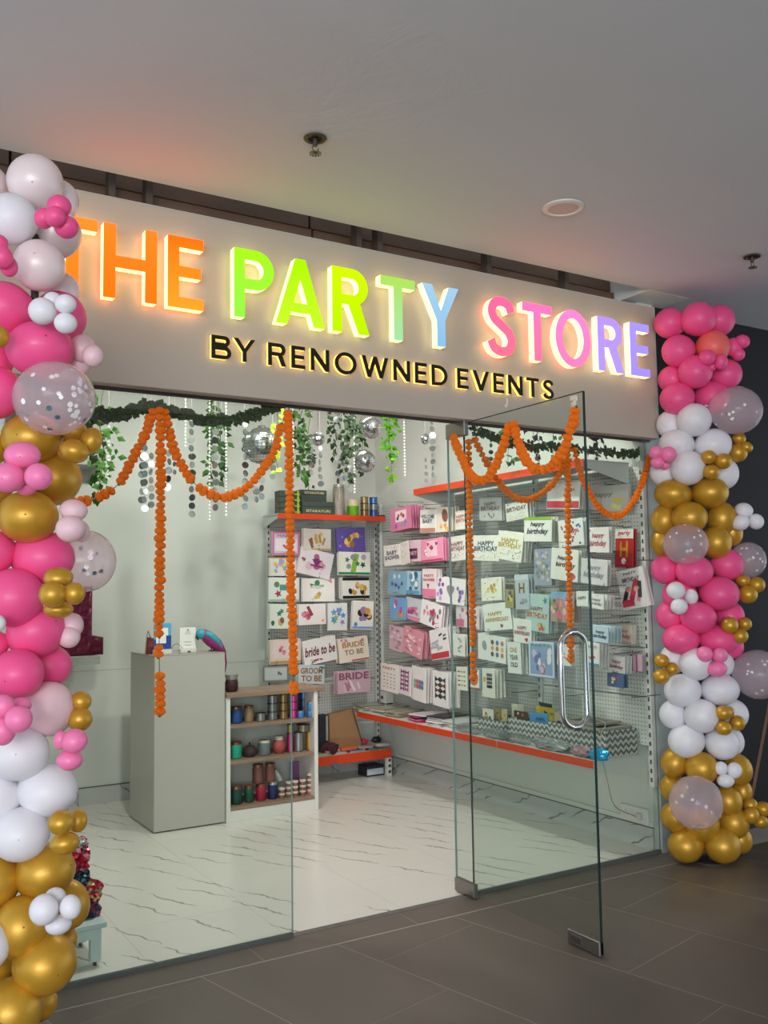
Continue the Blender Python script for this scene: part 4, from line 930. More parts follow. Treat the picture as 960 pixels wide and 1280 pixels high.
def pack(wall, box, tilt, nb, bg_, spec, label, rim=None, hook=True):
    """one hanging pack at a hook, with nb alike packs behind it"""
    x0, y0, x1, y1 = box; cx, cy = (x0+x1)/2, (y0+y1)/2; rnd = random.Random(label)
    if wall == 'R':
        fx = max(3.86+rnd.uniform(-.012, .012), min(4.035, on(1, 3.885, x1, cy).x)); nb = min(nb, int((XP-.012-fx)/.009)); a, b = on(0, fx, x0, cy), on(0, fx, x1, cy); w = abs(a.y-b.y); t_, u_ = on(0, fx, cx, y0), on(0, fx, cx, y1)
        loc = Vector((fx, (a.y+b.y)/2, t_.z)); rz = -pi/2; back = Vector((1, 0, 0)); room = XP-.012-fx; step = min(.026, room/(nb+1))
    else:
        fy = 6.68+rnd.uniform(-.012, .012); a, b = on(1, fy, x0, cy), on(1, fy, x1, cy); w = abs(a.x-b.x); t_, u_ = on(1, fy, cx, y0), on(1, fy, cx, y1)
        loc = Vector(((a.x+b.x)/2, fy, t_.z)); rz = 0; back = Vector((0, 1, 0)); room = YP-.03-fy; step = min(.024, room/(nb+1))
    h = t_.z-u_.z; gname = 'packs on one hook: '+label
    c = MB(); c.bbox(-w/2, -.003, -h, w/2, .004, 0, .0015); card_me = c.mesh('card', mat('card_'+(bg_.lstrip('#')), bg_, .5))
    side_me = None
    for k in range(nb, -1, -1):
        L_ = label
        if k:
            sh = label
            for cut in (' leftmost ', ' by the right swag', ' and a red figure', ' in the fourth row', ' just right of ', ' right of the ', ' next to ', ' between ', ', ', ' behind ', ' picturing '):
                if len(label.split()) > 11 and cut in sh and len(sh.split(cut)[0].split()) > 4: sh = sh.split(cut)[0].rstrip(',')
            L_ = ('second', 'third', 'fourth', 'fifth', 'sixth')[k-1]+' pack back behind the '+sh
        o = thing('hanging_pack', L_, 'party pack', tuple(loc+back*step*k), (rnd.uniform(-.04, .04), radians(tilt)+rnd.uniform(-.03, .03)*(k > 0), rz+rnd.uniform(-.05, .05)), gname if nb else None)
        putmesh('card', card_me, o)
        if k == 0:
            mb = MB(); mats = [pal(bg_)]
            if rim: spec = [('rect', rim, 0, 0, 1, 1), ('rect', bg_, .06, .05, .94, .92)]+spec
            art(mb, mats, w*.97, h*.97, spec, rnd, -.0035)
            me = mb.mesh('print', mats); putmesh('print', me, o)
    if hook:
        rk = rackR if wall == 'R' else rackB
        end = loc-back*.02; st = loc+back*((XP-loc.x) if wall == 'R' else (YP-loc.y)); dz = Vector((0, 0, .012))
        c = MB(); c.tube([st+dz, end+dz*.6, end+dz*1.8], .0022, 5); c.tube([st+dz*4, end-back*.02+dz*3.2], .0016, 5); c.build('peg_hook', m_hook, rk)
W_ = '#e9e4dc'; P_ = '#e58fb0'
T = lambda s, c, cx, cy, tw, th: ('txt', s, c, cx, cy, tw, th)
S = lambda k, cols, n, a, b, c_, d, r: ('sc', k, cols, n, a, b, c_, d, r)
GR = lambda k, cols, nx, ny, a, b, c_, d, r: ('grid', k, cols, nx, ny, a, b, c_, d, r)
RC = lambda c, a, b, c_, d: ('rect', c, a, b, c_, d)
conf = lambda cols, n=26: S('dot', cols, n, .04, .04, .96, .4, .022)
GB = ['#2c2c2c', '#8a8a8a', '#c9a545']
R_ = [
 ((489,634,513,663), -4, 4, '#d47f9e', [RC('#ecdcd9', .25,.35,.8,.85), S('dot',['#c25','#a65','#446'],4,.35,.5,.7,.7,.1), S('oval',['#79a','#a5c'],5,.2,.12,.8,.35,.1)], 'pink photo frame pack at the left of the top row, right rack', None),
 ((526,637,545,666), 3, 2, W_, [T('WELCOME','#33414f',.5,.62,.8,.14), T('BABY','#33414f',.5,.42,.6,.15), RC('#c98874',0,0,1,.18)], 'cream pack printed WELCOME BABY', None),
 ((546,634,563,665), 0, 3, '#e6ddd0', [S('oval',['#8a5a48'],1,.6,.6,.65,.65,.32), S('star',['#eab02a','#d98c1a'],5,.1,.05,.9,.25,.13)], 'pack with a brown balloon face and yellow stars next to the WELCOME BABY pack', None),
 ((570,638,583,662), 0, 2, W_, [T('HAPPY','#a33',.5,.6,.8,.15), T('BIRTH','#a33',.5,.38,.8,.15), conf(['#a33','#ccc'],14)], 'narrow white pack with dark red lettering behind the pane edge of the door', None),
 ((600,622,627,651), 3, 2, '#b9b5b2', [T('HAPPY','#5c3a3a',.5,.66,.5,.13), T('BIRTHDAY','#5c3a3a',.5,.45,.8,.15), S('dot',['#555'],8,.2,.1,.8,.3,.04)], 'grey HAPPY BIRTHDAY pack in the top row behind the door', None),
 ((631,627,660,650), -3, 2, '#d8d4cc', [T('BIRTHDAY','#26221f',.5,.5,.85,.2), conf(GB,40), S('tri',['#26221f'],3,.1,.8,.9,.95,.06)], 'pack printed BIRTHDAY in black over black confetti dots', None),
 ((686,600,726,636), 5, 2, '#dcd8d4', [RC('#b52a3c',0,0,1,.25), S('tri',['#c9c9c9','#888'],6,.15,.5,.85,.8,.1)], 'pack with a crimson bottom edge under the marigold strings', None),
 ((735,607,786,640), 2, 3, '#c6c4bd', [T('happy','#8d857a',.4,.55,.45,.2), S('dot',['#e8c93a','#f0e27a','#dd9'],6,.6,.1,.8,.5,.09)], 'clear sleeve pack with a shiny yellow label by the right swag', None),
 ((480,681,500,707), -2, 2, W_, [T('BABY','#2f4258',.5,.52,.6,.17), T('SHOWER','#2f4258',.5,.28,.85,.17), conf(['#c58','#e9b','#caa'],20), S('dot',['#e9b','#ca9'],8,.05,.75,.95,.95,.03)], 'white pack printed BABY SHOWER', None),
 ((500,677,511,706), -8, 3, '#ddd3cc', [S('dot',['#c9a','#dab'],8,.1,.1,.9,.9,.06)], 'narrow patterned pack turned sideways next to the BABY SHOWER pack', None),
 ((511,675,526,702), 0, 2, '#dcb9c6', [RC('#5e2444',.0,.1,.75,.6), T('PARTY','#d9b9c9',.38,.3,.6,.15)], 'pack with a dark purple print between the BABY SHOWER pack and the pink pack', None),
 ((527,673,554,702), -2, 3, '#e892b0', [RC('#f0c8d4',.25,.2,.75,.9), S('heart',['#d4336a','#a2395c','#f6e6ea'],8,.2,.3,.8,.8,.11), RC('#c3325f',0,.0,1,.07)], 'bright pink pack with hearts in the second row', None),
 ((561,670,583,701), -2, 3, W_, [T('HAPPY','#7c2f2c',.5,.6,.7,.14), T('BIRTHDAY','#7c2f2c',.5,.4,.9,.14), conf(GB)], 'white pack printed HAPPY BIRTHDAY in brown red, left of the blue lettered one', None),
 ((593,669,624,701), 3, 2, W_, [T('HAPPY','#1f3358',.5,.6,.6,.15), T('BIRTHDAY','#1f3358',.5,.38,.88,.16), conf(GB,30)], 'white pack printed HAPPY BIRTHDAY in dark blue', None),
 ((625,665,655,701), 9, 3, '#e4e0d4', [T('HAPPY','#b49a2c',.5,.62,.65,.14), T('BIRTHDAY','#b49a2c',.5,.44,.85,.14), conf(GB,34)], 'tilted white pack printed HAPPY BIRTHDAY in gold capitals', None),
 ((657,646,690,677), 3, 2, '#dddad2', [RC('#86a832',0,.86,1,1), T('happy','#22243c',.5,.58,.5,.2), T('birthday','#22243c',.5,.25,.75,.24)], 'white pack with a green header and black script happy birthday', None),
 ((698,649,729,683), -2, 2, '#dcdad6', [S('dot',['#3a5fa0','#b8323c','#2f2f55'],18,.05,.05,.95,.9,.05), T('happy','#b8323c',.55,.45,.5,.2)], 'white pack with blue and red dots behind the marigold string', None),
 ((735,659,762,691), 2, 1, '#d6d1ce', [T('happy','#9c4248',.5,.55,.55,.2), T('birthday','#9c4248',.5,.2,.75,.24), S('heart',['#c46'],1,.1,.88,.12,.9,.05)], 'pale pack with dark pink script happy birthday, left of the red pack', None),
 ((771,661,793,709), 3, 2, '#b3242f', [RC('#dfd9d2',-.02,.74,1.02,1), T('party','#b8323c',.5,.82,.7,.1), RC('#c22c38',.04,.04,.96,.7), T('H','#c9962c',.5,.28,.42,.34), S('dot',['#eee'],1,.5,.13,.51,.14,.12)], 'red pack with a gold letter H and white header', None),
 ((487,714,508,743), 3, 2, '#7fa6bf', [S('star',['#1f4a7c','#cfd8dd','#31597f','#9ab'],9,.15,.15,.85,.85,.15)], 'blue pack of silver and navy stars, first in the third row', None),
 ((508,714,527,743), 3, 2, '#a9c3d1', [S('dot',['#4f93b5','#2d5f86','#e6e6e2'],9,.15,.15,.85,.85,.17), RC('#5a9cc0',0,0,1,.14)], 'pale blue pack of round balloons in the third row', None),
 ((528,711,546,748), 2, 2, '#eadcdc', [T('PARTY','#b8323c',.5,.72,.7,.08), T('BANNER','#b8323c',.5,.58,.8,.08), S('tri',['#c23','#934'],3,.4,.38,.6,.5,.1), RC('#e37fa0',0,0,1,.3)], 'white and pink pack with small red lettering and a red figure', None),
 ((548,723,582,755), 5, 2, '#e2dedd', [S('heart',['#8e8088'],1,.5,.5,.52,.52,.36), S('dot',['#8a6ab0','#b59ad0','#6d5495'],7,.05,.1,.25,.9,.11), S('dot',['#8a6ab0','#6d5495'],5,.75,.1,.95,.9,.11)], 'white pack with a grey heart and purple balloons, cut by the door edge', None),
 ((602,722,627,751), -3, 1, '#e3e0d2', [S('dot',['#c9a93a','#dfc860','#b09028'],12,.25,.3,.75,.8,.09), S('dot',['#c24','#ca3'],12,.05,.05,.95,.95,.03)], 'white pack with gold flowers and a red dotted rim', None),
 ((669,686,690,732), 1, 1, '#8d93a2', [S('dot',['#5d6f9a','#b9a7c4','#7d8a55','#c7b38c'],26,.1,.1,.9,.9,.09)], 'bluish purple pack with small flower pictures behind the door', None),
 ((691,686,724,726), 7, 3, '#e0ddd6', [T('happy','#2a2a33',.5,.62,.5,.14), T('birthday','#2a2a33',.55,.38,.7,.17), S('dot',['#c2405a','#8d2f40'],7,.6,.08,.9,.25,.08)], 'tilted white pack with black script happy birthday behind the long string', None),
 ((727,699,761,731), 6, 1, '#c9c9c7', [T('happy','#82828a',.5,.55,.5,.2), T('birthday','#82828a',.5,.22,.75,.24)], 'grey pack with grey script happy birthday beside the door edge', None),
 ((633,729,643,760), 2, 2, '#8f8a58', [RC('#3e3a2c',0,.75,1,.95), S('dot',['#c9b93a','#4a4660'],6,.2,.1,.8,.7,.16)], 'narrow yellow and dark pack left of the grey H pack', None),
 ((644,718,661,762), 0, 2, '#aab3ba', [T('H','#7a5a28',.5,.48,.4,.24), RC('#c4cacf',0,.84,1,1), S('bar',['#6c7a86','#8a97a0'],4,.2,.06,.8,.3,.2)], 'blue grey pack with a bronze letter H', None),
 ((771,711,804,761), -9, 3, '#ded9d4', [T('PARTY','#4a3038',.5,.86,.45,.05), T('BIRTHDAY','#4a3038',.5,.68,.6,.09), S('tall',['#2a2a33','#c23a52','#d78a9a'],4,.2,.3,.8,.45,.3), S('dot',['#b98068','#d9a890'],4,.2,.45,.8,.5,.08), RC('#c8364f',.05,.04,.5,.22)], 'tilted white pack picturing people in red and black, nearest the right post', None),
 ((487,747,508,774), 2, 2, '#6fa0cf', [S('oval',['#c2508c','#e8dfe2','#d98f3a'],7,.2,.15,.8,.85,.16)], 'blue pack with a pink and white balloon cluster, first in the fourth row', None),
 ((508,748,529,776), 8, 2, '#c3c9cf', [S('bar',['#d76a94','#a93f6c'],5,.3,.3,.8,.7,.22), RC('#dd7fa4',0,0,1,.16)], 'grey and pink pack with a pink balloon figure in the fourth row', None),
 ((529,753,554,784), 12, 3, '#e6dfdf', [S('heart',['#8f8a90','#b03a5c'],2,.5,.4,.6,.6,.24), S('oval',['#b03a5c','#d98faa','#7d7a80'],8,.1,.15,.95,.85,.1)], 'tilted white pack with grey heart and pink ovals in the fourth row', None),
 ((570,758,600,785), 3, 3, '#d8cdd2', [S('dot',['#b56a8a','#caa6b6','#7d7082'],10,.1,.1,.9,.9,.1), RC('#c26a8a',0,0,.35,.35)], 'pale mauve pack just right of the door edge in the fourth row', None),
 ((604,754,637,788), -5, 2, '#dfe2da', [T('HAPPY','#b08c32',.45,.55,.5,.12), T('ANNIVERSARY','#b08c32',.5,.32,.82,.13), S('heart',['#9c2f3c'],1,.65,.12,.66,.13,.1)], 'white pack printed HAPPY ANNIVERSARY in gold', None),
 ((658,743,688,790), 5, 2, '#a9c1bd', [T('HAPPY','#8a4a3c',.5,.55,.5,.1), T('BIRTHDAY','#b0662c',.5,.36,.85,.12), S('star',['#3d7f8c'],1,.85,.85,.86,.86,.1), S('dot',['#c23a3c','#2f6a9c','#d9a33a'],6,.6,.05,.8,.2,.07)], 'pale teal pack printed HAPPY BIRTHDAY', None),
 ((689,740,719,778), 2, 2, '#a88a80', [RC('#7fa5c4',0,.75,1,1), S('dot',['#d66a86','#e9a0b0','#4f8a4a','#6aa35c'],26,.05,.05,.95,.7,.09), S('tall',['#d78a94','#c2707c'],5,.1,.55,.9,.75,.14)], 'colourful pack with pink towers and green leaves behind the long string', None),
 ((721,739,735,758), 0, 2, '#dedbd6', [T('HAPPY','#4a4a52',.5,.45,.7,.18)], 'little white pack printed HAPPY beside the door edge', None),
 ((737,743,756,761), 6, 3, '#d9d7d2', [T('happy','#7d7d84',.5,.5,.6,.22), T('birthday','#7d7d84',.5,.2,.8,.22)], 'small white card with grey script happy birthday right of the door edge', None),
 ((642,774,665,804), 4, 2, '#e0dfda', [T('HAPPY','#8a2436',.5,.55,.5,.14), T('ANNIVERSARY','#8a2436',.5,.33,.85,.14), S('heart',['#a32a3e'],1,.75,.12,.76,.14,.11)], 'white pack printed HAPPY ANNIVERSARY in dark red', None),
 ((487,783,505,814), 6, 3, '#cfa8b2', [S('bar',['#b58a98','#e3c3cb','#a3788a'],16,.1,.1,.9,.9,.12)], 'pack of pink crinkled mesh, first in the fifth row', None),
 ((506,787,531,820), 12, 4, '#d58f9c', [S('bar',['#e9b9c0','#c26a78','#f0d0d4'],18,.1,.1,.9,.9,.12)], 'pack of salmon pink foil curtains in the fifth row', None),
 ((537,786,559,824), -9, 4, '#d9d5d2', [S('bar',['#2f2f33','#55555c'],4,.4,.5,.9,.85,.1), RC('#b5323a',0,0,1,.2), S('bar',['#a9a5ae'],8,.1,.25,.6,.6,.12)], 'tilted pack of silver and red foil in the fifth row', None),
 ((566,793,582,820), 3, 2, '#dcdbd6', [S('bar',['#9a9aa0'],5,.2,.2,.8,.8,.12)], 'plain whitish pack behind the door glass in the fifth row', None),
 ((598,794,633,827), 4, 3, '#dfdfda', [S('oval',['#8c9496'],1,.22,.55,.24,.56,.22), GR('dot',['#5a4a3c','#4a6f96','#c2705c','#d9a25c','#a9743c','#e0b25c'],3,3,.45,.15,.98,.85,.1)], 'white pack with rows of coloured balloons in the fifth row', None),
 ((634,803,651,842), 0, 2, '#dddeda', [T('ONE','#a38c3c',.5,.68,.5,.14), T('YEAR','#55555c',.5,.44,.6,.13), T('OLD','#4a3c55',.5,.2,.5,.13)], 'narrow white pack with three short lines of lettering', None),
 ((661,802,694,847), 0, 1, '#8298b8', [T('PARTY','#2f7f86',.5,.85,.7,.08), S('oval',['#b8b4cf','#5c6a9a','#d9d4e0'],14,.15,.2,.85,.75,.11), S('oval',['#c2505c'],1,.55,.2,.56,.21,.13)], 'periwinkle blue pack of foil balloons left of the pull handle', '#c6ccd6'),
 ((697,806,716,832), 2, 1, '#dcd8d0', [S('bar',['#c2662c','#d98a3c'],5,.2,.2,.8,.8,.12)], 'small white pack seen between the bars of the pull handle', None),
 ((739,782,761,803), 4, 4, '#b5ccd3', [T('happy','#1f3a5c',.55,.5,.5,.2), T('birthday','#1f3a5c',.55,.2,.75,.24), S('dot',['#223'],1,.06,.85,.07,.86,.09)], 'light blue pack with navy script happy birthday', None),
 ((771,780,791,804), 5, 5, '#ddccc0', [T('happy','#b05a3c',.5,.52,.55,.2), T('birthday','#b05a3c',.5,.2,.8,.24), RC('#c98a74',0,0,1,.05)], 'cream pack with orange script happy birthday near the right post', None),
 ((733,803,750,834), 5, 3, '#d6d5d2', [T('PARTY','#6c6c72',.5,.75,.6,.1), S('dot',['#b03a3c','#c2662c'],5,.1,.3,.9,.4,.07), RC('#5a8ca8',0,0,1,.14)], 'white pack with a blue bottom edge right of the pull handle', None),
 ((761,819,782,841), 5, 3, '#e0dcdb', [T('happy','#a3355c',.5,.5,.55,.22), T('birthday','#a3355c',.5,.18,.8,.24)], 'white pack with magenta script happy birthday, lowest of the lettered ones', None),
 ((760,842,780,859), 3, 1, '#3f5c80', [S('star',['#e0c9a0','#d0b8c0','#b0323c','#efe0d0'],5,.3,.3,.7,.7,.2)], 'dark blue pack with pale stars below the magenta lettered pack', None),
 ((785,818,803,839), 0, 5, '#c4a0b0', [RC('#9a4a68',.2,0,.35,1), RC('#9a4a68',.6,0,.7,1)], 'striped pink pack at the right end of the rack', None),
 ((477,831,498,865), 4, 2, '#e4ddd6', [T('PARTY','#c25a3c',.5,.82,.7,.08), GR('bar',['#b5606a','#c98a92','#a34a55'],4,5,.12,.08,.9,.72,.05)], 'white pack of small red number cards, first in the bottom row', None),
 ((499,834,515,869), 4, 2, '#ddd4d6', [GR('bow',['#8c2f66','#a34a86','#6c2450'],2,5,.15,.12,.85,.9,.16)], 'white pack with magenta butterfly bows', None),
 ((515,834,534,877), 5, 3, '#e2dcd8', [GR('dot',['#7fae8a','#c26a5c','#8a6aa0','#4f8a94'],4,2,.15,.35,.85,.62,.10)], 'long white pack with a row of coloured round stickers', None),
 ((541,840,561,884), 3, 4, '#dfdcd8', [GR('bow',['#2a2a2e','#3d3d42','#5c3a3c'],2,4,.15,.2,.85,.85,.18)], 'long white pack with black butterfly bows', None),
 ((571,834,584,863), 0, 3, '#dad8cc', [GR('bar',['#3a3a3c','#b5a03c','#5c8a4a'],3,4,.1,.1,.9,.9,.10)], 'small pack of mixed props left of the orange circle pack', None),
 ((585,835,601,862), 0, 1, '#7f98a8', [RC('#e9e4da',.1,.08,.9,.92), S('dot',['#d9691c'],1,.5,.5,.51,.51,.32), RC('#a3603c',0,0,1,.05)], 'blue framed pack with a large orange circle', None),
 ((603,836,619,872), 1, 3, '#dcd9ce', [GR('bar',['#2c2c2e','#55524c'],1,4,.3,.3,.9,.85,.22), S('oval',['#c9a23a'],1,.2,.6,.22,.61,.12)], 'long cream pack with black moustache props', None),
]
for r in R_: pack('R', r[0], r[1], r[2], r[3], r[4], r[5], r[6])
K_ = [
 ((340,665,375,694), 1, 1, '#c9b2c4', [RC('#ddd2da',.1,.15,.9,.7), S('dot',['#b04a7c','#8a3a5c'],4,.4,.3,.6,.5,.06), T('HAPPY','#8a6a80',.5,.78,.6,.1)], 'mauve rimmed pack, top left of the back rack', '#c2608f'),
 ((379,661,414,688), 1, 1, '#d6d0c6', [S('tall',['#b08a3c','#8a5a4a','#c9a550'],6,.2,.25,.8,.55,.2), S('star',['#d9b83a'],2,.6,.6,.8,.75,.1), RC('#c99a3c',.3,0,1,.06)], 'cream pack with gold crowns and stars on the back rack', None),
 ((420,660,455,690), -3, 1, '#5c4a98', [S('oval',['#c9983c','#e0b860','#8f6a2c'],9,.3,.25,.75,.7,.12), S('dot',['#9a80d0','#3d5cb0'],10,.05,.05,.95,.95,.05)], 'purple blue pack with gold balloons, top right of the back rack', None),
 ((337,697,370,720), 1, 1, '#dcd4cc', [RC('#d98a3c',0,.94,1,1), S('oval',['#b59ac4','#d9b44a','#8aa0b8'],9,.2,.2,.75,.8,.14)], 'white pack with lilac and yellow balloons, second row left of the back rack', None),
 ((377,688,418,721), 13, 4, '#e6dee0', [S('dot',['#d79ab4','#b5608c','#e3bccb'],10,.3,.3,.8,.75,.13), S('tri',['#7d2f6c'],2,.5,.5,.6,.6,.2), S('star',['#b0304a','#3c9a6a'],3,.05,.3,.15,.6,.08), RC('#8a3a6a',.35,.35,.75,.42)], 'tilted white pack with a pink and purple balloon figure', None),
 ((423,690,463,719), 1, 1, '#dfdcd2', [RC('#1f7a48',0,0,1,.1), S('tall',['#7fa83c'],1,.5,.5,.51,.51,.42), S('star',['#1f5c3c','#2c7048'],4,.2,.25,.8,.8,.15), S('dot',['#8a8a90','#a9a3ac'],4,.2,.25,.85,.8,.12)], 'pack with dark green stars and a green bottom strip', None),
 ((336,722,374,752), 1, 1, '#d9dbd4', [S('dot',['#5c7a58'],1,.25,.7,.26,.71,.16), RC('#4a8a8c',.35,.45,.85,.7), S('star',['#9c3a44'],1,.3,.3,.31,.32,.18), RC('#7fb0a8',0,0,1,.06)], 'pack with a teal train and maroon star', None),
 ((378,723,418,752), 1, 1, '#e3e0d8', [S('dot',['#3f7f5c'],1,.45,.78,.46,.8,.16), S('bar',['#9aa890','#c9ccc0','#4a7a5a'],5,.25,.45,.6,.7,.16), S('star',['#b59a4a','#c9b060'],4,.3,.15,.6,.35,.14), S('tri',['#d98a94'],1,.88,.88,.9,.9,.12)], 'white pack with a green balloon and gold stars', None),
 ((427,722,462,749), 0, 2, '#d9d6ce', [RC('#1c1a1c',0,.86,1,1), RC('#1c1a1c',0,0,1,.14), S('oval',['#b8924a','#1f1c1c','#d0a85c'],11,.25,.25,.85,.75,.14)], 'white pack with black and gold balloons between black bands', None),
 ((337,755,370,786), 2, 1, '#dadbd2', [S('star',['#2c6a4a','#3f7f58'],3,.3,.5,.8,.75,.16), S('oval',['#7a5c3c','#c9a26a'],3,.4,.15,.9,.35,.13), S('dot',['#2c6a4a'],2,.1,.15,.12,.85,.08)], 'white pack with dark green stars, left of the pink balloon pack', None),
 ((373,755,407,781), -1, 1, '#e6dfda', [S('dot',['#c2607c','#d78a9c','#a8485f'],8,.15,.3,.6,.65,.13), S('tall',['#8a3a44'],1,.4,.65,.41,.66,.3), S('dot',['#d9809a'],1,.88,.15,.89,.16,.06)], 'white pack with rose pink balloons shaped like numbers', None),
 ((410,754,434,788), 1, 1, '#e0e0da', [S('star',['#4a8ac0','#8ab070','#9a80b8','#5c9ac4'],9,.25,.25,.8,.85,.18)], 'tall white pack with blue and green stars', None),
 ((441,751,468,787), 3, 1, '#ebe4da', [RC('#7fa0d0',0,.0,1,.08), S('dot',['#2c2420','#c98f4a','#e0b870','#9a7ab0'],14,.2,.3,.85,.75,.14), S('dot',['#4a8ac0'],1,.15,.15,.16,.16,.08)], 'white pack with a black and gold balloon wreath', None),
 ((337,799,376,830), 0, 1, '#d3bfae', [RC('#e0c6c4',.08,.2,.92,.95), S('dot',['#c97f98','#a85c78'],5,.25,.4,.55,.7,.08), RC('#b08a5c',0,0,1,.1)], 'peach and tan pack, left of the bride to be packs', None),
 ((377,798,419,829), -8, 2, '#e6e2de', [T('bride to be','#6c2434',.5,.35,.9,.32), S('heart',['#b03a5c','#8c2c44'],8,.05,.02,.6,.15,.05)], 'white pack with dark red script bride to be', None),
 ((422,797,459,827), -5, 2, '#e6d6c6', [T('BRIDE','#a8823c',.5,.62,.7,.18), T('TO BE','#8a7a5c',.5,.3,.6,.18), RC('#b8524c',.4,0,1,.06), S('dot',['#c97f98'],8,.02,.8,.9,.95,.06)], 'cream pack printed BRIDE TO BE in gold', None),
 ((328,832,361,852), 1, 0, '#9a9c9c', [RC('#b5b7b6',.08,.1,.92,.85), S('dot',['#5c5e60'],4,.5,.4,.7,.6,.08)], 'grey see-through pack behind the jar shelf', '#6a6c6c'),
 ((373,831,406,855), 3, 2, '#b9c2c4', [T('GROOM','#8a5c2c',.5,.55,.8,.26), T('TO BE','#8a5c2c',.5,.14,.75,.26), S('bar',['#2f6a8c'],2,.85,.8,.95,.95,.1)], 'pale blue pack printed GROOM TO BE', None),
 ((421,838,463,866), 0, 2, '#c9a8b4', [T('BRIDE','#8c4a66',.5,.62,.9,.26), S('tall',['#e6d0d8','#b0708c','#d9b4c2'],8,.1,.2,.9,.45,.2)], 'pink pack printed BRIDE over pale figures, lowest on the back rack', None),
]
for r in K_: pack('K', r[0], r[1], r[2], r[3], r[4], r[5], r[6])
# spare hooks with nothing on them
def spare(wall, x, y):
    if wall == 'R': e = on(0, 3.86, x, y); st = Vector((XP, e.y, e.z)); q = Vector((-.0, 0, .012)); n = rackR
    else: e = on(1, 6.68, x, y); st = Vector((e.x, YP, e.z)); q = Vector((0, 0, .012)); n = rackB
    c = MB(); c.tube([st, e, e+q], .0024, 5); c.build('peg_hook', m_hook, n)
for x, y in ((640, 866), (700, 871), (790, 872), (560, 826), (610, 760), (765, 770), (790, 700), (735, 638), (505, 668), (520, 706), (500, 780), (660, 840), (715, 700), (750, 640), (755, 732)): spare('R', x, y)
for x, y in ((400, 872), (435, 832), (455, 830)): spare('K', x, y)
# ============================================================ COUNTER AND JAR SHELF
m_lam = mat('counter_laminate', '#aeaba2', .22); m_lamd = mat('counter_edge', '#4c443c', .6); m_wtop = mat('shelf_wood', '#8a7260', .5, var=.25, vscale=14)
cx0, cx1, cy0, cy1, cz = 1.84, 2.31, 5.835, 6.36, 1.10
t = thing('counter', 'tall pale grey laminate pay counter left of the jar shelf', 'counter', ((cx0+cx1)/2, (cy0+cy1)/2, 0))
c = MB(); c.bbox(cx0, cy0, .008, cx1, cy0+.018, cz-.004, .0015); c.build('front_panel', m_lam, t)
c = MB(); c.bbox(cx0, cy0+.019, .008, cx0+.018, cy1, cz-.004, .0015); c.build('side_panel', m_lam, t)
c = MB(); c.bbox(cx1-.018, cy0+.019, .008, cx1, cy1, cz-.004, .0015); c.build('side_panel', m_lam, t)
c = MB(); c.bbox(cx0-.002, cy0-.002, cz-.004, cx1+.002, cy1, cz, .001); c.build('top', mat('counter_top', '#a39b90', .35), t)
c = MB(); c.box(cx0+.02, cy0+.02, 0, cx1-.02, cy1-.02, .01); c.build('plinth', m_lamd, t)
# jar shelf
sy = 5.82; sx0, sx1 = 2.315, 2.985; sb = 6.16
def zon(x, y, Y=sy): return on(1, Y, x, y).z
zs1, zs2, zs3 = zon(281, 908), zon(281, 953), zon(340, 1003)
st = thing('shelf_unit', 'low white shelf unit with brown shelves full of glitter jars and ribbon', 'shelf', ((sx0+sx1)/2, (sy+sb)/2, 0))
m_carc = mat('carcass_white', '#d6d5cd', .4)
ztop = zon(408, 858)
for x in (sx0, sx1-.028):
    c = MB(); c.bbox(x, sy, 0, x+.028, sb, ztop-.028, .0015); c.build('side_panel', m_carc, st)
c = MB(); c.bbox(sx0+.028, sb-.012, .1, sx1-.028, sb, ztop-.028, .001); c.build('back_panel', m_carc, st)
c = MB(); c.bbox(sx0+.028, sy+.004, 0, sx1-.028, sy+.02, zs3-.02, .001); c.build('plinth', m_carc, st)
c = MB(); c.bbox(sx0, sy-.012, ztop-.028, sx1+.055, sb, ztop, .002); c.build('top', m_wtop, st, label='brown wooden top board')
for z in (zs1, zs2, zs3):
    c = MB(); c.bbox(sx0+.028, sy+.002, z-.02, sx1-.028, sb-.012, z, .001); c.build('shelf_board', m_wtop, st)
m_jarglass = mat('jar_glass', '#e8eeee', .08, spec=.6)
def glitter(n, c): return mat('glitter_'+n, c, .22, .25, bump=.35, bscale=500, var=.45, vscale=220)
def at_shelf(xc, zbase, Y): p = on(1, Y, xc, 900); return Vector((p.x, Y, zbase))
def wm(px, p): return px*depth(p)/FPX
def jar(x0, x1, y0, zb, col, lid, label, Y=5.92, cname=None, kind='jar', group=None):
    p = at_shelf((x0+x1)/2, zb, Y); w = wm(x1-x0, p)*.98; h = max(.03, on(1, Y, (x0+x1)/2, y0).z-zb); r = w/2
    t = thing('glitter_jar' if kind == 'jar' else kind, label, 'jar', (p.x, p.y, p.z), group=group); x, y, z = p
    c = MB(); c.lathe(x, y, [(r*.86, z), (r, z+h*.06), (r, z+h*.76), (r*.90, z+h*.85)], 18); c.build('jar_body', glitter(cname or col.lstrip('#'), col), t, True)
    c = MB(); c.lathe(x, y, [(r*.93, z+h*.84), (r*.93, z+h*.985), (r*.88, z+h)], 18); c.build('lid', lid, t, True)
    return t
m_cop = mat('copper_lid', '#8a5c40', .3, .8); m_sil = mat('silver_lid', '#a9a9a4', .3, .7); m_whl = mat('cream_lid', '#c9bfae', .5); m_blkl = mat('black_disc', '#1c1c20', .4)
p = at_shelf(289.5, ztop, 5.93)
t = thing('storage_jar', 'squat jar with a silver lid on top of the jar shelf beside the counter', 'jar', tuple(p)); r = wm(8.2, p); h = on(1, 5.93, 289, 843).z-ztop
c = MB(); c.lathe(p.x, p.y, [(r*.8, p.z), (r, p.z+h*.12), (r, p.z+h*.55), (r*.85, p.z+h*.72)], 18); c.build('jar_body', glitter('maroon', '#3a1f24'), t, True)
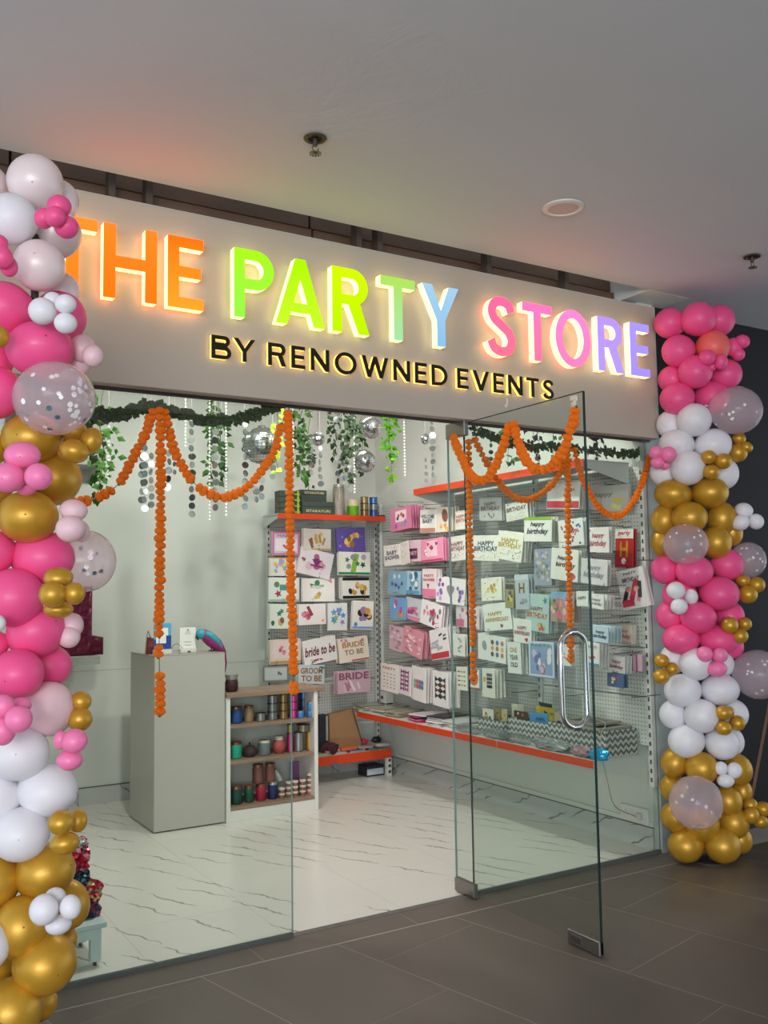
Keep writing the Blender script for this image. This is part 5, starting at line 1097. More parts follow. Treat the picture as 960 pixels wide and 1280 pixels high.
c = MB(); c.lathe(p.x, p.y, [(r*.86, p.z+h*.72), (r*1.02, p.z+h*.95), (r*1.02, p.z+h), (r*.3, p.z+h)], 18); c.build('lid', m_sil, t, True)
# shelf 1
jar(281, 286, 884, zs1, '#4a4038', m_cop, 'dark jar half hidden behind the counter edge on the top shelf')
jar(287.5, 303, 883, zs1, '#1f4a86', m_cop, 'blue glitter jar with copper lid on the top shelf')
jar(305, 317, 881.5, zs1, '#a38868', m_cop, 'pale gold glitter jar with copper lid on the top shelf')
def spool(x0, x1, zb, h, col, label, Y=5.92, metal=.7, group=None, name='ribbon_spool', yy=None):
    p = at_shelf((x0+x1)/2, zb, Y); r = wm(x1-x0, p)/2
    t = thing(name, label, 'ribbon', tuple(p), group=group); x, y, z = p
    c = MB(); c.lathe(x, y, [(r*.93, z+.003), (r*.93, z+h-.003)], 18, False); c.build('ribbon', mat('ribbon_'+col.lstrip('#'), col, .28, metal), t, 'all')
    for a_ in (z, z+h-.0037): c = MB(); c.lathe(x, y, [(r, a_), (r, a_+.0035)], 18); c.build('flange', m_blkl, t)
    return t
hs = (zon(340, 871)-zs1)/3; h1 = hs
spool(319.5, 332, zs1, h1, '#9c9c9c', 'single silver ribbon spool on the top shelf')
for nm, x0, x1, col in (('silver', 334, 347, '#8f9496'), ('gold', 348.5, 360, '#a98a58'), ('pink', 361.5, 372.5, '#d44a96')):
    for k, pos in enumerate(('bottom', 'middle', 'topmost')):
        spool(x0, x1, zs1+k*h1, h1, col, '%s ribbon spool, %s of the stack of three on the top shelf' % (nm, pos))
m_tl = mat('pale_tape', '#c9c9c4', .5)
jar(372, 380, 888.5, zs1, '#3a78b8', m_sil, 'small blue jar, front left of the blue jars on the top shelf', Y=5.88)
jar(383, 391.5, 889, zs1, '#2c6ab0', m_sil, 'small blue jar, lower right of the blue jars on the top shelf', Y=5.88)
zq = zs1+(zon(386, 889)-zs1)
jar(384, 391, 877, zon(386, 889, 5.88), '#3f86c4', m_sil, 'small blue jar standing on the lower right blue jar', Y=5.88)
spool(373, 386, zs1+2.0*h1, h1, '#3f6ea0', 'blue ribbon spool at the upper right of the top shelf', Y=6.0)
spool(373, 386, zs1+1.0*h1, h1, '#48607c', 'dull blue ribbon spool second from top behind the blue jars', Y=6.0)
spool(373, 386, zs1, h1, '#3d5a80', 'dark blue ribbon spool behind the blue jars, lowest of three', Y=6.0)
# shelf 2
jar(281, 286, 929, zs2, '#3a5a80', m_cop, 'blue jar half hidden behind the counter edge on the middle shelf')
jar(287, 302.5, 927, zs2, '#1f9a80', m_cop, 'teal glitter jar with copper lid on the middle shelf')
p = at_shelf(312, zs2, 5.92); r = wm(9, p); t = thing('clay_pot', 'small dark lidded clay pot on the middle shelf', 'pot', tuple(p))
c = MB(); c.lathe(p.x, p.y, [(r*.7, p.z), (r*.98, p.z+.02), (r, p.z+.045), (r*.85, p.z+.052)], 18); c.build('pot_body', mat('dark_clay', '#3a2c2e', .4), t, True)
c = MB(); c.lathe(p.x, p.y, [(r*.95, p.z+.052), (r*.55, p.z+.072), (r*.12, p.z+.078), (r*.17, p.z+.09), (r*.05, p.z+.097)], 18); c.build('lid', mat('dark_clay', '#3a2c2e', .4), t, True)
jar(322, 338, 925, zs2, '#6c7676', m_whl, 'grey jar with a wide cream lid on the middle shelf')
p = at_shelf(348.5, zs2, 5.92); r = wm(8.5, p); t = thing('round_jar', 'round salmon pink jar with a cream lid on the middle shelf', 'jar', tuple(p))
c = MB(); c.lathe(p.x, p.y, [(r*.6, p.z), (r*.95, p.z+.025), (r, p.z+.05), (r*.85, p.z+.082), (r*.66, p.z+.092)], 18); c.build('jar_body', glitter('salmon', '#b0524c'), t, True)
c = MB(); c.lathe(p.x, p.y, [(r*.64, p.z+.092), (r*.66, p.z+.115), (r*.6, p.z+.118)], 18); c.build('lid', m_whl, t, True)
h2 = zon(363, 919)-zs2
spool(358, 366.5, zs2, h2, '#c83c80', 'tall pink ribbon roll on the middle shelf'); spool(358.5, 366, zs2+h2, zon(362, 908)-zs2-h2, '#a8904e', 'small gold ribbon spool on top of the tall pink roll')
spool(367, 379, zs2, h2, '#9a989c', 'tall silver ribbon roll on the middle shelf'); spool(381, 391.5, zs2, h2, '#b08a3a', 'tall gold ribbon roll on the middle shelf')
spool(370, 388, zs2+h2, zon(378, 908)-zs2-h2, '#8a8072', 'wide grey brown ribbon spool lying across the tall silver and gold rolls')
# shelf 3
hj = 982
jar(281, 286.5, 984, zs3, '#1c2440', m_cop, 'navy jar half hidden behind the counter edge on the bottom shelf')
jar(288, 303, hj, zs3, '#1f4a40', m_cop, 'dark green glitter jar, left one on the bottom shelf')
jar(304.5, 317, hj-1, zs3, '#24503c', m_cop, 'dark green glitter jar beside the red jar on the bottom shelf')
jar(319, 332.5, hj-3, zs3, '#a8203a', m_cop, 'red glitter jar on the bottom shelf')
jar(334, 346.5, hj-5, zs3, '#1c2a5c', m_sil, 'navy blue glitter jar with silver lid on the bottom shelf')
zj1 = zon(326, hj-3, 5.92); zj2 = zon(340, hj-5, 5.92)
jar(315, 329, 955, zon(317, hj-2, 5.92)+.002, '#7c5048', m_cop, 'copper glitter jar stacked above the dark green and red jars')
jar(330.5, 343.5, 953.5, max(zj1, zj2)+.002, '#84544a', m_cop, 'copper glitter jar stacked above the red and navy jars')
p = at_shelf(350, zs3+.115, 5.93); t = thing('tilted_bottle', 'small clear bottle lying tilted above the little pots', 'bottle', tuple(p), (0, radians(-28), 0))
c = MB(); c.lathe(0, 0, [(.016, 0), (.018, .01), (.018, .05), (.010, .062), (.010, .072)], 12); c.build('bottle_body', mat('milky_glass', '#b9bdb9', .2), t, True, world=False)
c = MB(); c.lathe(0, 0, [(.012, .072), (.012, .086)], 12); c.build('cap', m_sil, t, True, world=False)
ph = .0355; m_pot = glitter('rosy', '#8a6258'); m_potp = glitter('peach', '#b8785a')
for i, (x0, x1, n) in enumerate(((347.5, 356, 2), (356.5, 364, 3), (364.5, 372.5, 3), (373.5, 382, 3), (382.5, 391, 4))):
    for k in range(n):
        p = at_shelf((x0+x1)/2, zs3+k*ph, 5.90); r = wm(x1-x0, p)/2*.97
        o = thing('glitter_pot', 'little rosy glitter pot, level %s of column %s from the left, bottom shelf' % (('one', 'two', 'three', 'four')[k], ('one', 'two', 'three', 'four', 'five')[i]), 'pot', tuple(p), group='little glitter pots stacked on the bottom shelf')
        c = MB(); c.lathe(p.x, p.y, [(r*.9, p.z), (r*.95, p.z+.022)], 14); c.build('pot_body', m_potp if (i, k) == (4, 0) else m_pot, o, True)
        c = MB(); c.lathe(p.x, p.y, [(r, p.z+.022), (r, p.z+ph-.002), (r*.9, p.z+ph-.0005)], 14); c.build('lid', m_whl, o, True)
a = on(1, 6.08, 362, 950); b_ = on(1, 6.08, 388, 975)
c = MB(); c.bbox(a.x, 6.06, zs3, b_.x, 6.075, zs3+.20, .002); solo('ribbon_pack', c, mat('mauve_pack', '#8a5c84', .35, .2), 'mauve shiny pack standing behind the little pots', 'pack')

# --- things on the counter
Yc = 6.0
def cp(x, Y=Yc): q = on(1, Y, x, 815); return Vector((q.x, Y, cz))
p = cp(234.5, 5.96); w = wm(21, p); hh = on(1, 5.96, 234, 784.5).z-cz
t = thing('payment_stand', 'white payment stand with a speaker foot on the counter next to the parrot', 'sign', tuple(p))
c = MB(); c.bbox(p.x-w/2, p.y-.004, cz+.028, p.x+w/2, p.y+.004, cz+hh, .002); bd = c.build('board', mat('white_board', '#e2e0da', .3), t)
c = MB(); c.bbox(p.x-w/2, p.y-.025, cz, p.x+w/2, p.y+.03, cz+.028, .004); c.build('foot', mat('white_foot', '#c9c6bf', .4), t)
c = MB(); c.bbox(p.x-.008, p.y-.0265, cz+.004, p.x+.012, p.y-.025, cz+.014, .0005); c.build('foot_slot', m_slot, t)
mb = MB(); mats = [pal('#4a4a52')]
for yy, ww in ((.78, .22), (.70, .3), (.30, .34), (.14, .3)):
    mb.add([(p.x+(u-.5)*ww*w*1.3, p.y-.0046, cz+.03+(hh-.03)*(yy+v)) for u, v in ((0, 0), (1, 0), (1, .018), (0, .018))], [(0, 1, 2, 3)])
mb.disc((p.x, p.y-.0046, cz+.03+(hh-.03)*.88), (1, 0, 0), (0, 0, 1), .006, 6)
mb.build('printed_lines', mats, bd)
p = cp(203, 5.95); w = wm(22, p); hh = on(1, 5.95, 205, 779).z-cz
t = thing('counter_card', 'blue and white standing card behind the long marigold string on the counter', 'sign', tuple(p))
c = MB(); c.bbox(p.x-w/2, p.y-.004, cz+.03, p.x+w/2, p.y+.004, cz+hh, .002); bd = c.build('board', mat('sky_blue_board', '#4fa3cf', .35), t)
mb = MB(); mats = [pal('#e6e6e2'), pal('#24408c')]
def rr(mb, x0, z0, x1, z1, y): mb.add([(x0, y, z0), (x1, y, z0), (x1, y, z1), (x0, y, z1)], [(0, 1, 2, 3)])
rr(mb, p.x-w*.38, cz+hh*.35, p.x+w*.32, cz+hh*.85, p.y-.0046); mb.mi = 1; rr(mb, p.x-w/2, cz+.034, p.x+w/2, cz+hh*.48, p.y-.0043); rr(mb, p.x+w*.2, cz+hh*.3, p.x+w*.5, cz+hh*.6, p.y-.005)
mb.build('print', mats, bd)
c = MB(); c.bbox(p.x-w/2, p.y-.02, cz, p.x+w/2, p.y+.03, cz+.03, .003); c.build('foot', mat('white_foot', '#c9c6bf', .4), t)
p = cp(188, 6.02); w = wm(11, p)
t = thing('handbag', 'small dark red bag with tan handles at the left end of the counter', 'bag', tuple(p))
c = MB(); c.add([(p.x-w*.5, p.y-.03, cz), (p.x+w*.5, p.y-.03, cz), (p.x+w*.5, p.y+.03, cz), (p.x-w*.5, p.y+.03, cz), (p.x-w*.3, p.y-.012, cz+.11), (p.x+w*.35, p.y-.012, cz+.10), (p.x+w*.35, p.y+.012, cz+.10), (p.x-w*.3, p.y+.012, cz+.11), (p.x-w*.45, p.y-.034, cz+.05), (p.x+w*.5, p.y-.034, cz+.05)],
                [(0, 1, 9, 8), (8, 9, 5, 4), (1, 2, 6, 5, 9), (2, 3, 7, 6), (3, 0, 8, 4, 7), (4, 5, 6, 7), (0, 3, 2, 1)]); c.build('bag_body', mat('maroon_leather', '#6e1f26', .5), t)
c = MB(); c.tube(crom([(p.x-w*.75, p.y-.03, cz+.004), (p.x-w*.62, p.y-.03, cz+.09), (p.x-w*.42, p.y-.025, cz+.15), (p.x-w*.2, p.y-.02, cz+.12), (p.x+w*.1, p.y-.02, cz+.09)], 6), .003, 6); c.build('handle', mat('tan_strap', '#8a6a44', .6), t)
q = cp(213, 5.99); c = MB(); c.tube(crom([(q.x, q.y, cz+.004), (q.x+.01, q.y-.02, cz+.05), (q.x+.04, q.y-.03, cz+.06), (q.x+.07, q.y-.035, cz+.03), (q.x+.075, q.y-.04, cz+.004)], 8), .002, 6)
solo('cable', c, mat('grey_cable', '#7d7668', .6), 'thin looped cable between the card and the payment stand', 'cable', base=(q.x, q.y, cz))
# parrot
pf = cp(262.5, 5.94); u = wm(1, pf)       # metres per photo pixel
t = thing('parrot_figure', 'turquoise and magenta parrot ornament perched on the counter edge', 'ornament', tuple(pf))
def pp(x, y, dy=0): q = on(1, 5.94+dy, x, y); return (q.x, 5.94+dy, q.z)
m_mag = mat('parrot_magenta', '#8e1f64', .5, var=.25, vscale=60); m_tur = mat('parrot_turquoise', '#2f93a3', .5, var=.3, vscale=60)
c = MB(); c.tube([pp(250, 790), pp(254, 792), pp(259, 796), pp(265, 801), pp(271, 806), pp(276, 811), pp(280, 815), pp(282, 818)], [u*4.2, u*6.0, u*7.8, u*8.4, u*7.4, u*5.4, u*3.2, u*1.3], 14); body = c.build('body', m_mag, t, 'all')
c = MB(); c.sphere(pp(251.5, 792.5), u*6.9, 16, 12, (1, .9, .95)); hd = c.build('head', m_tur, t, 'all')
c = MB(); c.tube([pp(247.5, 793), pp(246.2, 797), pp(248.2, 800.5)], [u*2.6, u*2.0, u*.5], 8); c.build('beak', mat('parrot_beak', '#2c2424', .4), hd, 'all')
c = MB(); c.sphere(pp(249.8, 790.6, -.016), u*.9, 8, 6); c.build('eye', mat('eye_black', '#16161a', .2), hd, 'all')
c = MB(); c.sphere(pp(256, 797, -.012), u*3.4, 12, 8, (1, .5, 1)); c.build('throat', mat('parrot_sand', '#a08c5c', .6), body, 'all')
for dy in (-.030, .030):
    c = MB(); c.tube([pp(257, 791, dy), pp(263, 794, dy*1.1), pp(270, 800, dy), pp(276, 808, dy*.7), pp(279, 813, dy*.4)], [u*2.4, u*4.2, u*4.0, u*2.6, u*.8], 8); c.build('wing', m_tur, t, 'all')
c = MB(); c.tube([pp(279, 811), pp(281.5, 818), pp(282.6, 828), pp(281.6, 840)], [u*1.8, u*1.2, u*1.2, u*.4], 6); c.build('tail', m_mag, t, 'all')
for dx in (0, 3):
    c = MB(); c.tube([pp(264+dx, 806, -.008+dx*.004), pp(264+dx, 812.5, -.008+dx*.004)], u*.7, 6); c.tube([pp(261+dx, 813.3, -.02), pp(264+dx, 812.8, -.008), pp(266+dx, 813.4, -.018)], u*.7, 5); c.build('leg', mat('eye_black', '#16161a', .2), t)

# --- things on the orange shelf of the back rack
def bx(x, Y=6.66): q = on(1, Y, x, 640); return q.x
def gbox(x0, x1, ytop, Y, dep, zb, mt, label, name='gift_box', cat='box', print_=None):
    a, b_ = bx(x0, Y), bx(x1, Y); z1 = on(1, Y, (x0+x1)/2, ytop).z
    t = thing(name, label, cat, ((a+b_)/2, Y+dep/2, zb))
    c = MB(); c.bbox(a, Y, zb, b_, Y+dep, zb+(z1-zb)*.62, .002); bd = c.build('box_base', mt, t)
    c = MB(); c.bbox(a-.001, Y-.001, zb+(z1-zb)*.62+.001, b_+.001, Y+dep+.001, z1, .002); ld = c.build('box_lid', mt, t)
    if print_:
        txt, fz = print_; V_, F_ = text_geo(txt, 0); mb = MB(); w = (b_-a)*.78; h = .021
        mb.add([((a+b_)/2+v[0]*w, Y-.0018, zb+(z1-zb)*fz+v[1]*h) for v in V_], F_); mb.build('lettering', pal('#b7ab78'), bd if fz < .6 else ld)
    return t, z1
m_dg = mat('dark_green_card', '#36423b', .5)
t, z1 = gbox(378, 417, 627, 6.62, .15, ZS, m_dg, 'dark grey green gift box printed SITARAYURI, lower and nearer one', print_=('SITARAYURI', .2))
gbox(377, 408.5, 612.5, 6.70, .10, z1, m_dg, 'dark grey green gift box standing on the one printed SITARAYURI', print_=('SITARAYURI', .66))
gg = ZS; hb = (on(1, 6.64, 360, 613).z-ZS)/4
for k, nm in enumerate(('lowest', 'second', 'third', 'topmost')):
    a, b_ = bx(350, 6.64), bx(375.5, 6.64); z = ZS+k*hb
    t = thing('candle_box', 'dark green box with yellow green band, %s of the pile on the orange shelf' % nm, 'box', ((a+b_)/2, 6.69, z))
    c = MB(); c.bbox(a, 6.64, z+.0005, b_, 6.74, z+hb-.0015, .002); bd = c.build('box_body', mat('bottle_green_card', '#33453b', .5), t)
    c = MB(); xm = b_-.02; c.box(xm-.007, 6.6392, z+.001, xm+.007, 6.6399, z+hb-.002); c.box(b_-.05, 6.6392, z+hb*.35, b_-.002, 6.6397, z+hb*.5); c.build('band', pal('#b9cf1a'), bd)
p = Vector((bx(423.5), 6.66, ZS)); r = wm(7.6, p); z1 = on(1, 6.66, 423, 606).z
t = thing('glitter_bottle', 'tall bottle of silver sequins on the orange shelf', 'bottle', tuple(p))
c = MB(); c.lathe(p.x, p.y, [(r*.95, ZS), (r, ZS+.01), (r, z1-.035), (r*.9, z1-.02)], 18); c.build('bottle_body', mat('sequin_fill', '#a9a193', .2, .6, bump=.8, bscale=160, var=.5, vscale=90), t, True)
c = MB(); c.lathe(p.x, p.y, [(r*.92, z1-.02), (r*.92, z1)], 18); c.build('lid', m_sil, t, True)
p = Vector((bx(441), 6.66, ZS)); r = wm(7.5, p); z1 = on(1, 6.66, 441, 625).z; zm = ZS+(z1-ZS)*.62
t = thing('candy_jar', 'jar of bright green filling with a cream lid on the orange shelf', 'jar', tuple(p))
c = MB(); c.lathe(p.x, p.y, [(r*.95, ZS), (r, ZS+.006), (r, zm)], 18); c.build('jar_body', glitter('lime', '#6fae12'), t, True)
c = MB(); c.lathe(p.x, p.y, [(r*.98, zm), (r*.98, z1-.004), (r*.9, z1)], 18); c.build('lid', mat('cream_screw_lid', '#cfc49c', .4), t, True)
h3 = (on(1, 6.66, 460, 621.5).z-ZS)/3
for i, (x0, x1) in enumerate(((450, 461), (461.5, 472.5))):
    for k, pos in enumerate(('bottom', 'middle', 'topmost')):
        col = (('#8a7250', '#94805c', '#a08a64'), ('#3a68a0', '#8a8c94', '#4a7cb8'))[i][k]; x = bx((x0+x1)/2); p = Vector((x, 6.66, ZS+k*h3)); r = wm(x1-x0, p)/2*.97
        t = thing('ribbon_spool', '%s ribbon spool, %s of the %s stack on the orange back shelf' % (('bronze', 'bronze', 'bronze', 'blue', 'grey', 'blue')[i*3+k], pos, ('left', 'right')[i]), 'ribbon', tuple(p))
        c = MB(); c.lathe(x, 6.66, [(r*.93, p.z+.003), (r*.93, p.z+h3-.003)], 18, False); c.build('ribbon', mat('ribbon_'+col.lstrip('#'), col, .28, .7), t, 'all')
        for a_ in (p.z, p.z+h3-.0037): c = MB(); c.lathe(x, 6.66, [(r, a_), (r, a_+.0035)], 18); c.build('flange', m_blkl, t)
c = MB(); a = bx(473.5, 6.68); c.bbox(a, 6.66, ZS, a+.05, 6.76, ZS+.022, .003); solo('dark_packet', c, mat('navy_pack', '#2c3440', .5), 'flat dark packet at the right end of the orange back shelf', 'pack')

# --- low shelf of the back rack
def crumple(mb, c0, sx, sy_, sz, seed, n=2, sharp=.35):
    rnd = random.Random(seed); bm = bmesh.new(); bmesh.ops.create_icosphere(bm, subdivisions=n+1, radius=1)
    for v in bm.verts:
        k = 1+rnd.uniform(-sharp, sharp)*.6; z = max(-.75, v.co.z*k)
        v.co = Vector((c0[0]+v.co.x*sx*k, c0[1]+v.co.y*sy_*k, c0[2]+(z+.75)/1.75*sz))
    mb.frombm(bm)
p = on(1, 6.60, 432, 935); xk0, xk1 = on(1, 6.6, 409, 930).x, on(1, 6.6, 452, 930).x; zk = on(1, 6.6, 435, 886).z
t = thing('paper_bag', 'brown kraft paper bag leaning on the low shelf of the back rack', 'bag', (p.x, 6.62, zl))
c = MB(); w0, w1, dk = xk1-xk0, (xk1-xk0)*.68, .10
x0 = xk0+.01
c.add([(x0, 6.58, zl), (xk1, 6.58, zl), (xk1+.01, 6.58+dk, zl), (x0, 6.58+dk, zl), (x0+.01, 6.60, zk-.03), (x0+w1+.02, 6.595, zk), (x0+w1+.04, 6.60+dk*.5, zk-.002), (x0+.01, 6.60+dk*.5, zk-.03), (x0+.0, 6.572, zl+.12), (xk1-.025, 6.565, zl+.12)],
      [(0, 1, 9, 8), (8, 9, 5, 4), (1, 2, 6, 5, 9), (2, 3, 7, 6), (3, 0, 8, 4, 7), (0, 3, 2, 1)])
c.build('bag_body', mat('kraft_paper', '#8a6644', .7, bump=.3, bscale=30, var=.12), t)
c = MB(); c.tube([(xk1-.10, 6.57, zk+.005), (xk1-.005, 6.565, zl+.02)], .004, 5); c.build('dark_seam', mat('dark_seam', '#3c2a20', .6), t)
t = thing('dark_bag', 'dark navy bag hanging left of the brown paper bag', 'bag', (xk0-.04, 6.6, zl)); a = on(1, 6.6, 398, 900).x
c = MB(); c.bbox(a, 6.60, zl, xk0+.012, 6.68, zk-.03, .008); c.build('bag_body', mat('navy_fabric', '#1c1c28', .8), t)
c = MB(); c.bbox(xk0-.012, 6.592, zl+.10, xk0+.006, 6.60, zk-.04, .002); c.build('strap', mat('pale_strap', '#8f8f8c', .6), t)
c = MB(); crumple(c, (xk0+.0, 6.55, zl), .075, .04, .09, 5); solo('maroon_cloth', c, mat('maroon_cloth', '#3a1420', .9), 'crumpled maroon cloth in front of the dark bag', 'cloth', smooth='all')
flat = [('#8a9a86','grey green'), ('#b8746c','dull red'), ('#a9a49c','silver grey'), ('#c25a3a','orange red'), ('#7c8a94','slate blue'), ('#9c8a80','taupe'), ('#5c6a60','dark green'), ('#b0a6a0','pale')]
rnd = random.Random(12)
for k in range(8):
    x = on(1, 6.56, 402+k*10.5, 935).x; c = MB(); wv = rnd.uniform(.05, .075)
    pts = [(x+sx*wv, 6.58+sy_*.06+rnd.uniform(-.01, .01), 0) for sx, sy_ in ((-1, -1), (0, -1.1), (1, -1), (1, 1), (0, 1), (-1, 1))]
    zb = zl+.001+(k % 2)*.022; n = 6; zt_ = [zb+rnd.uniform(.01, .024) for _ in pts]
    c.add([(q[0], q[1], zb) for q in pts]+[(q[0], q[1], z) for q, z in zip(pts, zt_)], [tuple(range(n-1, -1, -1)), tuple(range(n, 2*n))]+[(i, (i+1) % n, (i+1) % n+n, i+n) for i in range(n)])
    solo('flat_packet', c, mat('packet_'+flat[k][0].lstrip('#'), flat[k][0], .25), '%s shiny flat packet, number %s from left under the paper bag' % (flat[k][1], ('one', 'two', 'three', 'four', 'five', 'six', 'seven', 'eight')[k]), 'pack', 'flat packets heaped on the low shelf')
for x, col, lab, s in ((458, '#c2304a', 'crumpled red packet at the right end of the low shelf', .035), (474, '#1f1d22', 'crumpled black cloth at the right end of the low shelf', .04), (413, '#2c6fa8', 'blue tag hanging over the lip of the low shelf', .016)):
    p = on(1, 6.56, x, 930); c = MB(); zz_ = zl+.046 if x != 413 else zl2-.004; crumple(c, (p.x, 6.60 if x != 413 else 6.48, zz_), s, s*.8 if x != 413 else .006, s*1.1, x); solo('crumpled_packet', c, mat('crumple_'+col.lstrip('#'), col, .4), lab, 'pack')
# box, cable coil under the rack
a, b_ = on(1, 6.58, 458, 960), on(1, 6.58, 480, 960)
t = thing('low_box', 'black box with a white printed label on the floor under the back rack', 'box', ((a.x+b_.x)/2, 6.64, 0))
c = MB(); c.bbox(a.x, 6.58, 0, b_.x, 6.72, .085, .004); bd = c.build('box_body', mat('black_card', '#24222a', .5), t)
c = MB(); c.bbox(a.x+.006, 6.578, .012, b_.x-.006, 6.58, .06, .0008); lb = c.build('box_label', mat('pale_blue_label', '#b9c2cc', .5), bd)
c = MB(); 
p = on(1, 6.62, 500, 962); t = thing('cable_coil', 'coil of white cable on the floor in the corner', 'cable', (p.x, 6.62, 0))
for R_k, dz in ((.052, 0), (.042, .006), (.03, -.004)):
    c = MB(); c.tube([(p.x+R_k*cos(k/20*2*pi), 6.62+dz+.01*sin(k), .058+dz+R_k*sin(k/20*2*pi)) for k in range(21)], .0035, 6, False); c.build('cable_loop', mat('white_cable', '#b9b8b2', .5), t, 'all')
c = MB(); c.tube(crom([(p.x-.02, 6.62, .09), (p.x-.05, 6.60, .16), (p.x-.06, 6.66, .30), (p.x-.05, 6.72, .42)], 6), .003, 6); c.build('cable_tail', mat('white_cable', '#b9b8b2', .5), t, 'all')

# --- lower right shelf contents
def chev():
    m = mat('chevron_card', '#6c6e6c', .6); nt = m.node_tree; b = nt.nodes['Principled BSDF']
    g = nt.nodes.new('ShaderNodeNewGeometry'); s = nt.nodes.new('ShaderNodeSeparateXYZ'); nt.links.new(g.outputs['Position'], s.inputs[0])
    ad = nt.nodes.new('ShaderNodeMath'); ad.operation = 'ADD'; nt.links.new(s.outputs['X'], ad.inputs[0]); nt.links.new(s.outputs['Y'], ad.inputs[1])
    pg = nt.nodes.new('ShaderNodeMath'); pg.operation = 'PINGPONG'; pg.inputs[1].default_value = .021; nt.links.new(ad.outputs[0], pg.inputs[0])
    a2 = nt.nodes.new('ShaderNodeMath'); a2.operation = 'ADD'; nt.links.new(s.outputs['Z'], a2.inputs[0]); nt.links.new(pg.outputs[0], a2.inputs[1])
    di = nt.nodes.new('ShaderNodeMath'); di.operation = 'DIVIDE'; di.inputs[1].default_value = .037; nt.links.new(a2.outputs[0], di.inputs[0])
    f = nt.nodes.new('ShaderNodeMath'); f.operation = 'FRACT'; nt.links.new(di.outputs[0], f.inputs[0])
    gt = nt.nodes.new('ShaderNodeMath'); gt.operation = 'GREATER_THAN'; gt.inputs[1].default_value = .5; nt.links.new(f.outputs[0], gt.inputs[0])
    mx = nt.nodes.new('ShaderNodeMix'); mx.data_type = 'RGBA'; mx.inputs['A'].default_value = lin('#5f625f'); mx.inputs['B'].default_value = lin('#bdbeb8')
    nt.links.new(gt.outputs[0], mx.inputs['Factor']); nt.links.new(mx.outputs['Result'], b.inputs['Base Color']); return m
m_chev = chev()
def bin_(y0, y1, x0, x1, h, label):
    t = thing('storage_bin', label, 'box', ((x0+x1)/2, (y0+y1)/2, zlo))
    for nm, bb in (('side', (x0, y0, zlo+.004, x0+.004, y1, zlo+h)), ('side', (x1-.004, y0, zlo+.004, x1, y1, zlo+h)), ('end', (x0+.004, y0, zlo+.004, x1-.004, y0+.004, zlo+h)), ('end', (x0+.004, y1-.004, zlo+.004, x1-.004, y1, zlo+h)), ('bottom', (x0, y0, zlo, x1, y1, zlo+.004))):
        c = MB(); c.box(*bb); c.build(nm, m_chev, t)
    return t
xb0, xb1 = 3.86, 4.07
yy = lambda px, X=xb0: on(0, X, px, 930).y
b1a, b1b = yy(634), yy(603); b2a, b2b = yy(690), yy(636); 
bin_(b1a, b1b, 3.83, xb1, .10, 'smallest chevron storage bin, holding number packs, at the left')
bin_(b2a+.002, b2b, xb0, xb1, .125, 'middle chevron storage bin on the lower orange shelf')
xe0 = XF+.05; ye = on(1, 3.92, 760, 950)
bin_(3.915, b2a-.002, 3.825, xb1, .15, 'largest chevron storage bin at the near end of the lower orange shelf')
def cards(y0, y1, n, x0, h, cols, label, art_=None):
    for k in range(n):
        y = y1-(y1-y0)*(k+.5)/n
    return
rnd = random.Random(9)
CARD = [(604, 617, 886, '#ded9cc', [T('9', '#b08a2a', .32, .2, .32, .6), T('9', '#4a5878', .70, .12, .28, .5)], 'white number pack printed 99 in gold and navy, standing in the smallest bin'),
        (619, 627, 884, '#b8a878', [S('bar', ['#7a6a3a', '#d9c98a'], 6, .2, .2, .8, .8, .15)], 'gold striped number pack in the smallest bin, left one'),
        (626, 634, 886, '#c9b888', [S('bar', ['#8a6a2a', '#e0d0a0'], 6, .2, .2, .8, .8, .15)], 'gold striped number pack in the smallest bin, right one'),
        (643, 660, 889, '#4a342c', [S('dot', ['#d9cfc0', '#a86a4a'], 12, .1, .1, .9, .9, .08)], 'dark brown pack with pale dots standing in the middle bin'),
        (662, 685, 891, '#4a90c0', [S('dot', ['#e8e6de', '#cfd8dc'], 5, .3, .1, .6, .5, .16), T('ANIMAL', '#2c5a8a', .6, .72, .5, .1), S('dot', ['#c9783c'], 1, .5, .25, .51, .26, .1)], 'blue pack with a white round picture standing in the middle bin'),
        (640, 655, 880, '#cfcab8', [S('bar', ['#8a8a7c'], 6, .1, .2, .9, .8, .1)], 'cream pack behind the dark brown one in the middle bin'),
        (671, 694, 884, '#c9b02c', [S('bar', ['#e6d24a', '#8a7a1c', '#2c2c2c'], 9, .1, .1, .9, .9, .1)], 'shiny yellow pack behind the blue one'),
        (676, 690, 879, '#2c2f3a', [S('bar', ['#5a5c66'], 4, .2, .3, .8, .8, .12)], 'black pack at the back of the middle bin'),
        (693, 710, 890, '#a8a48c', [S('bar', ['#c9c6b4', '#7c7a68'], 8, .1, .1, .9, .9, .12)], 'stack of pale sleeve packs at the far end of the largest bin')]
for i, (x0, x1, yt, col, spec, lab) in enumerate(CARD):
    X = (3.90, 3.95, 3.95, 3.93, 3.93, 4.0, 3.99, 4.03, 3.97)[i]
    a, b_ = on(0, X, x0, 900), on(0, X, x1, 900); w = abs(a.y-b_.y); z1 = on(0, X, (x0+x1)/2, yt).z; h = z1-zlo-.006
    t = thing('pack', lab, 'party pack', (X, (a.y+b_.y)/2, z1), (0, rnd.uniform(-.06, .06), -pi/2))
    c = MB(); c.bbox(-w/2, -.003, -h, w/2, .004, 0, .001); putmesh('card', c.mesh('card', mat('card_'+col.lstrip('#'), col, .4)), t)
    mb = MB(); mats = [pal(col)]; art(mb, mats, w*.96, h*.97, spec, rnd, -.0035); putmesh('print', mb.mesh('print', mats), t)
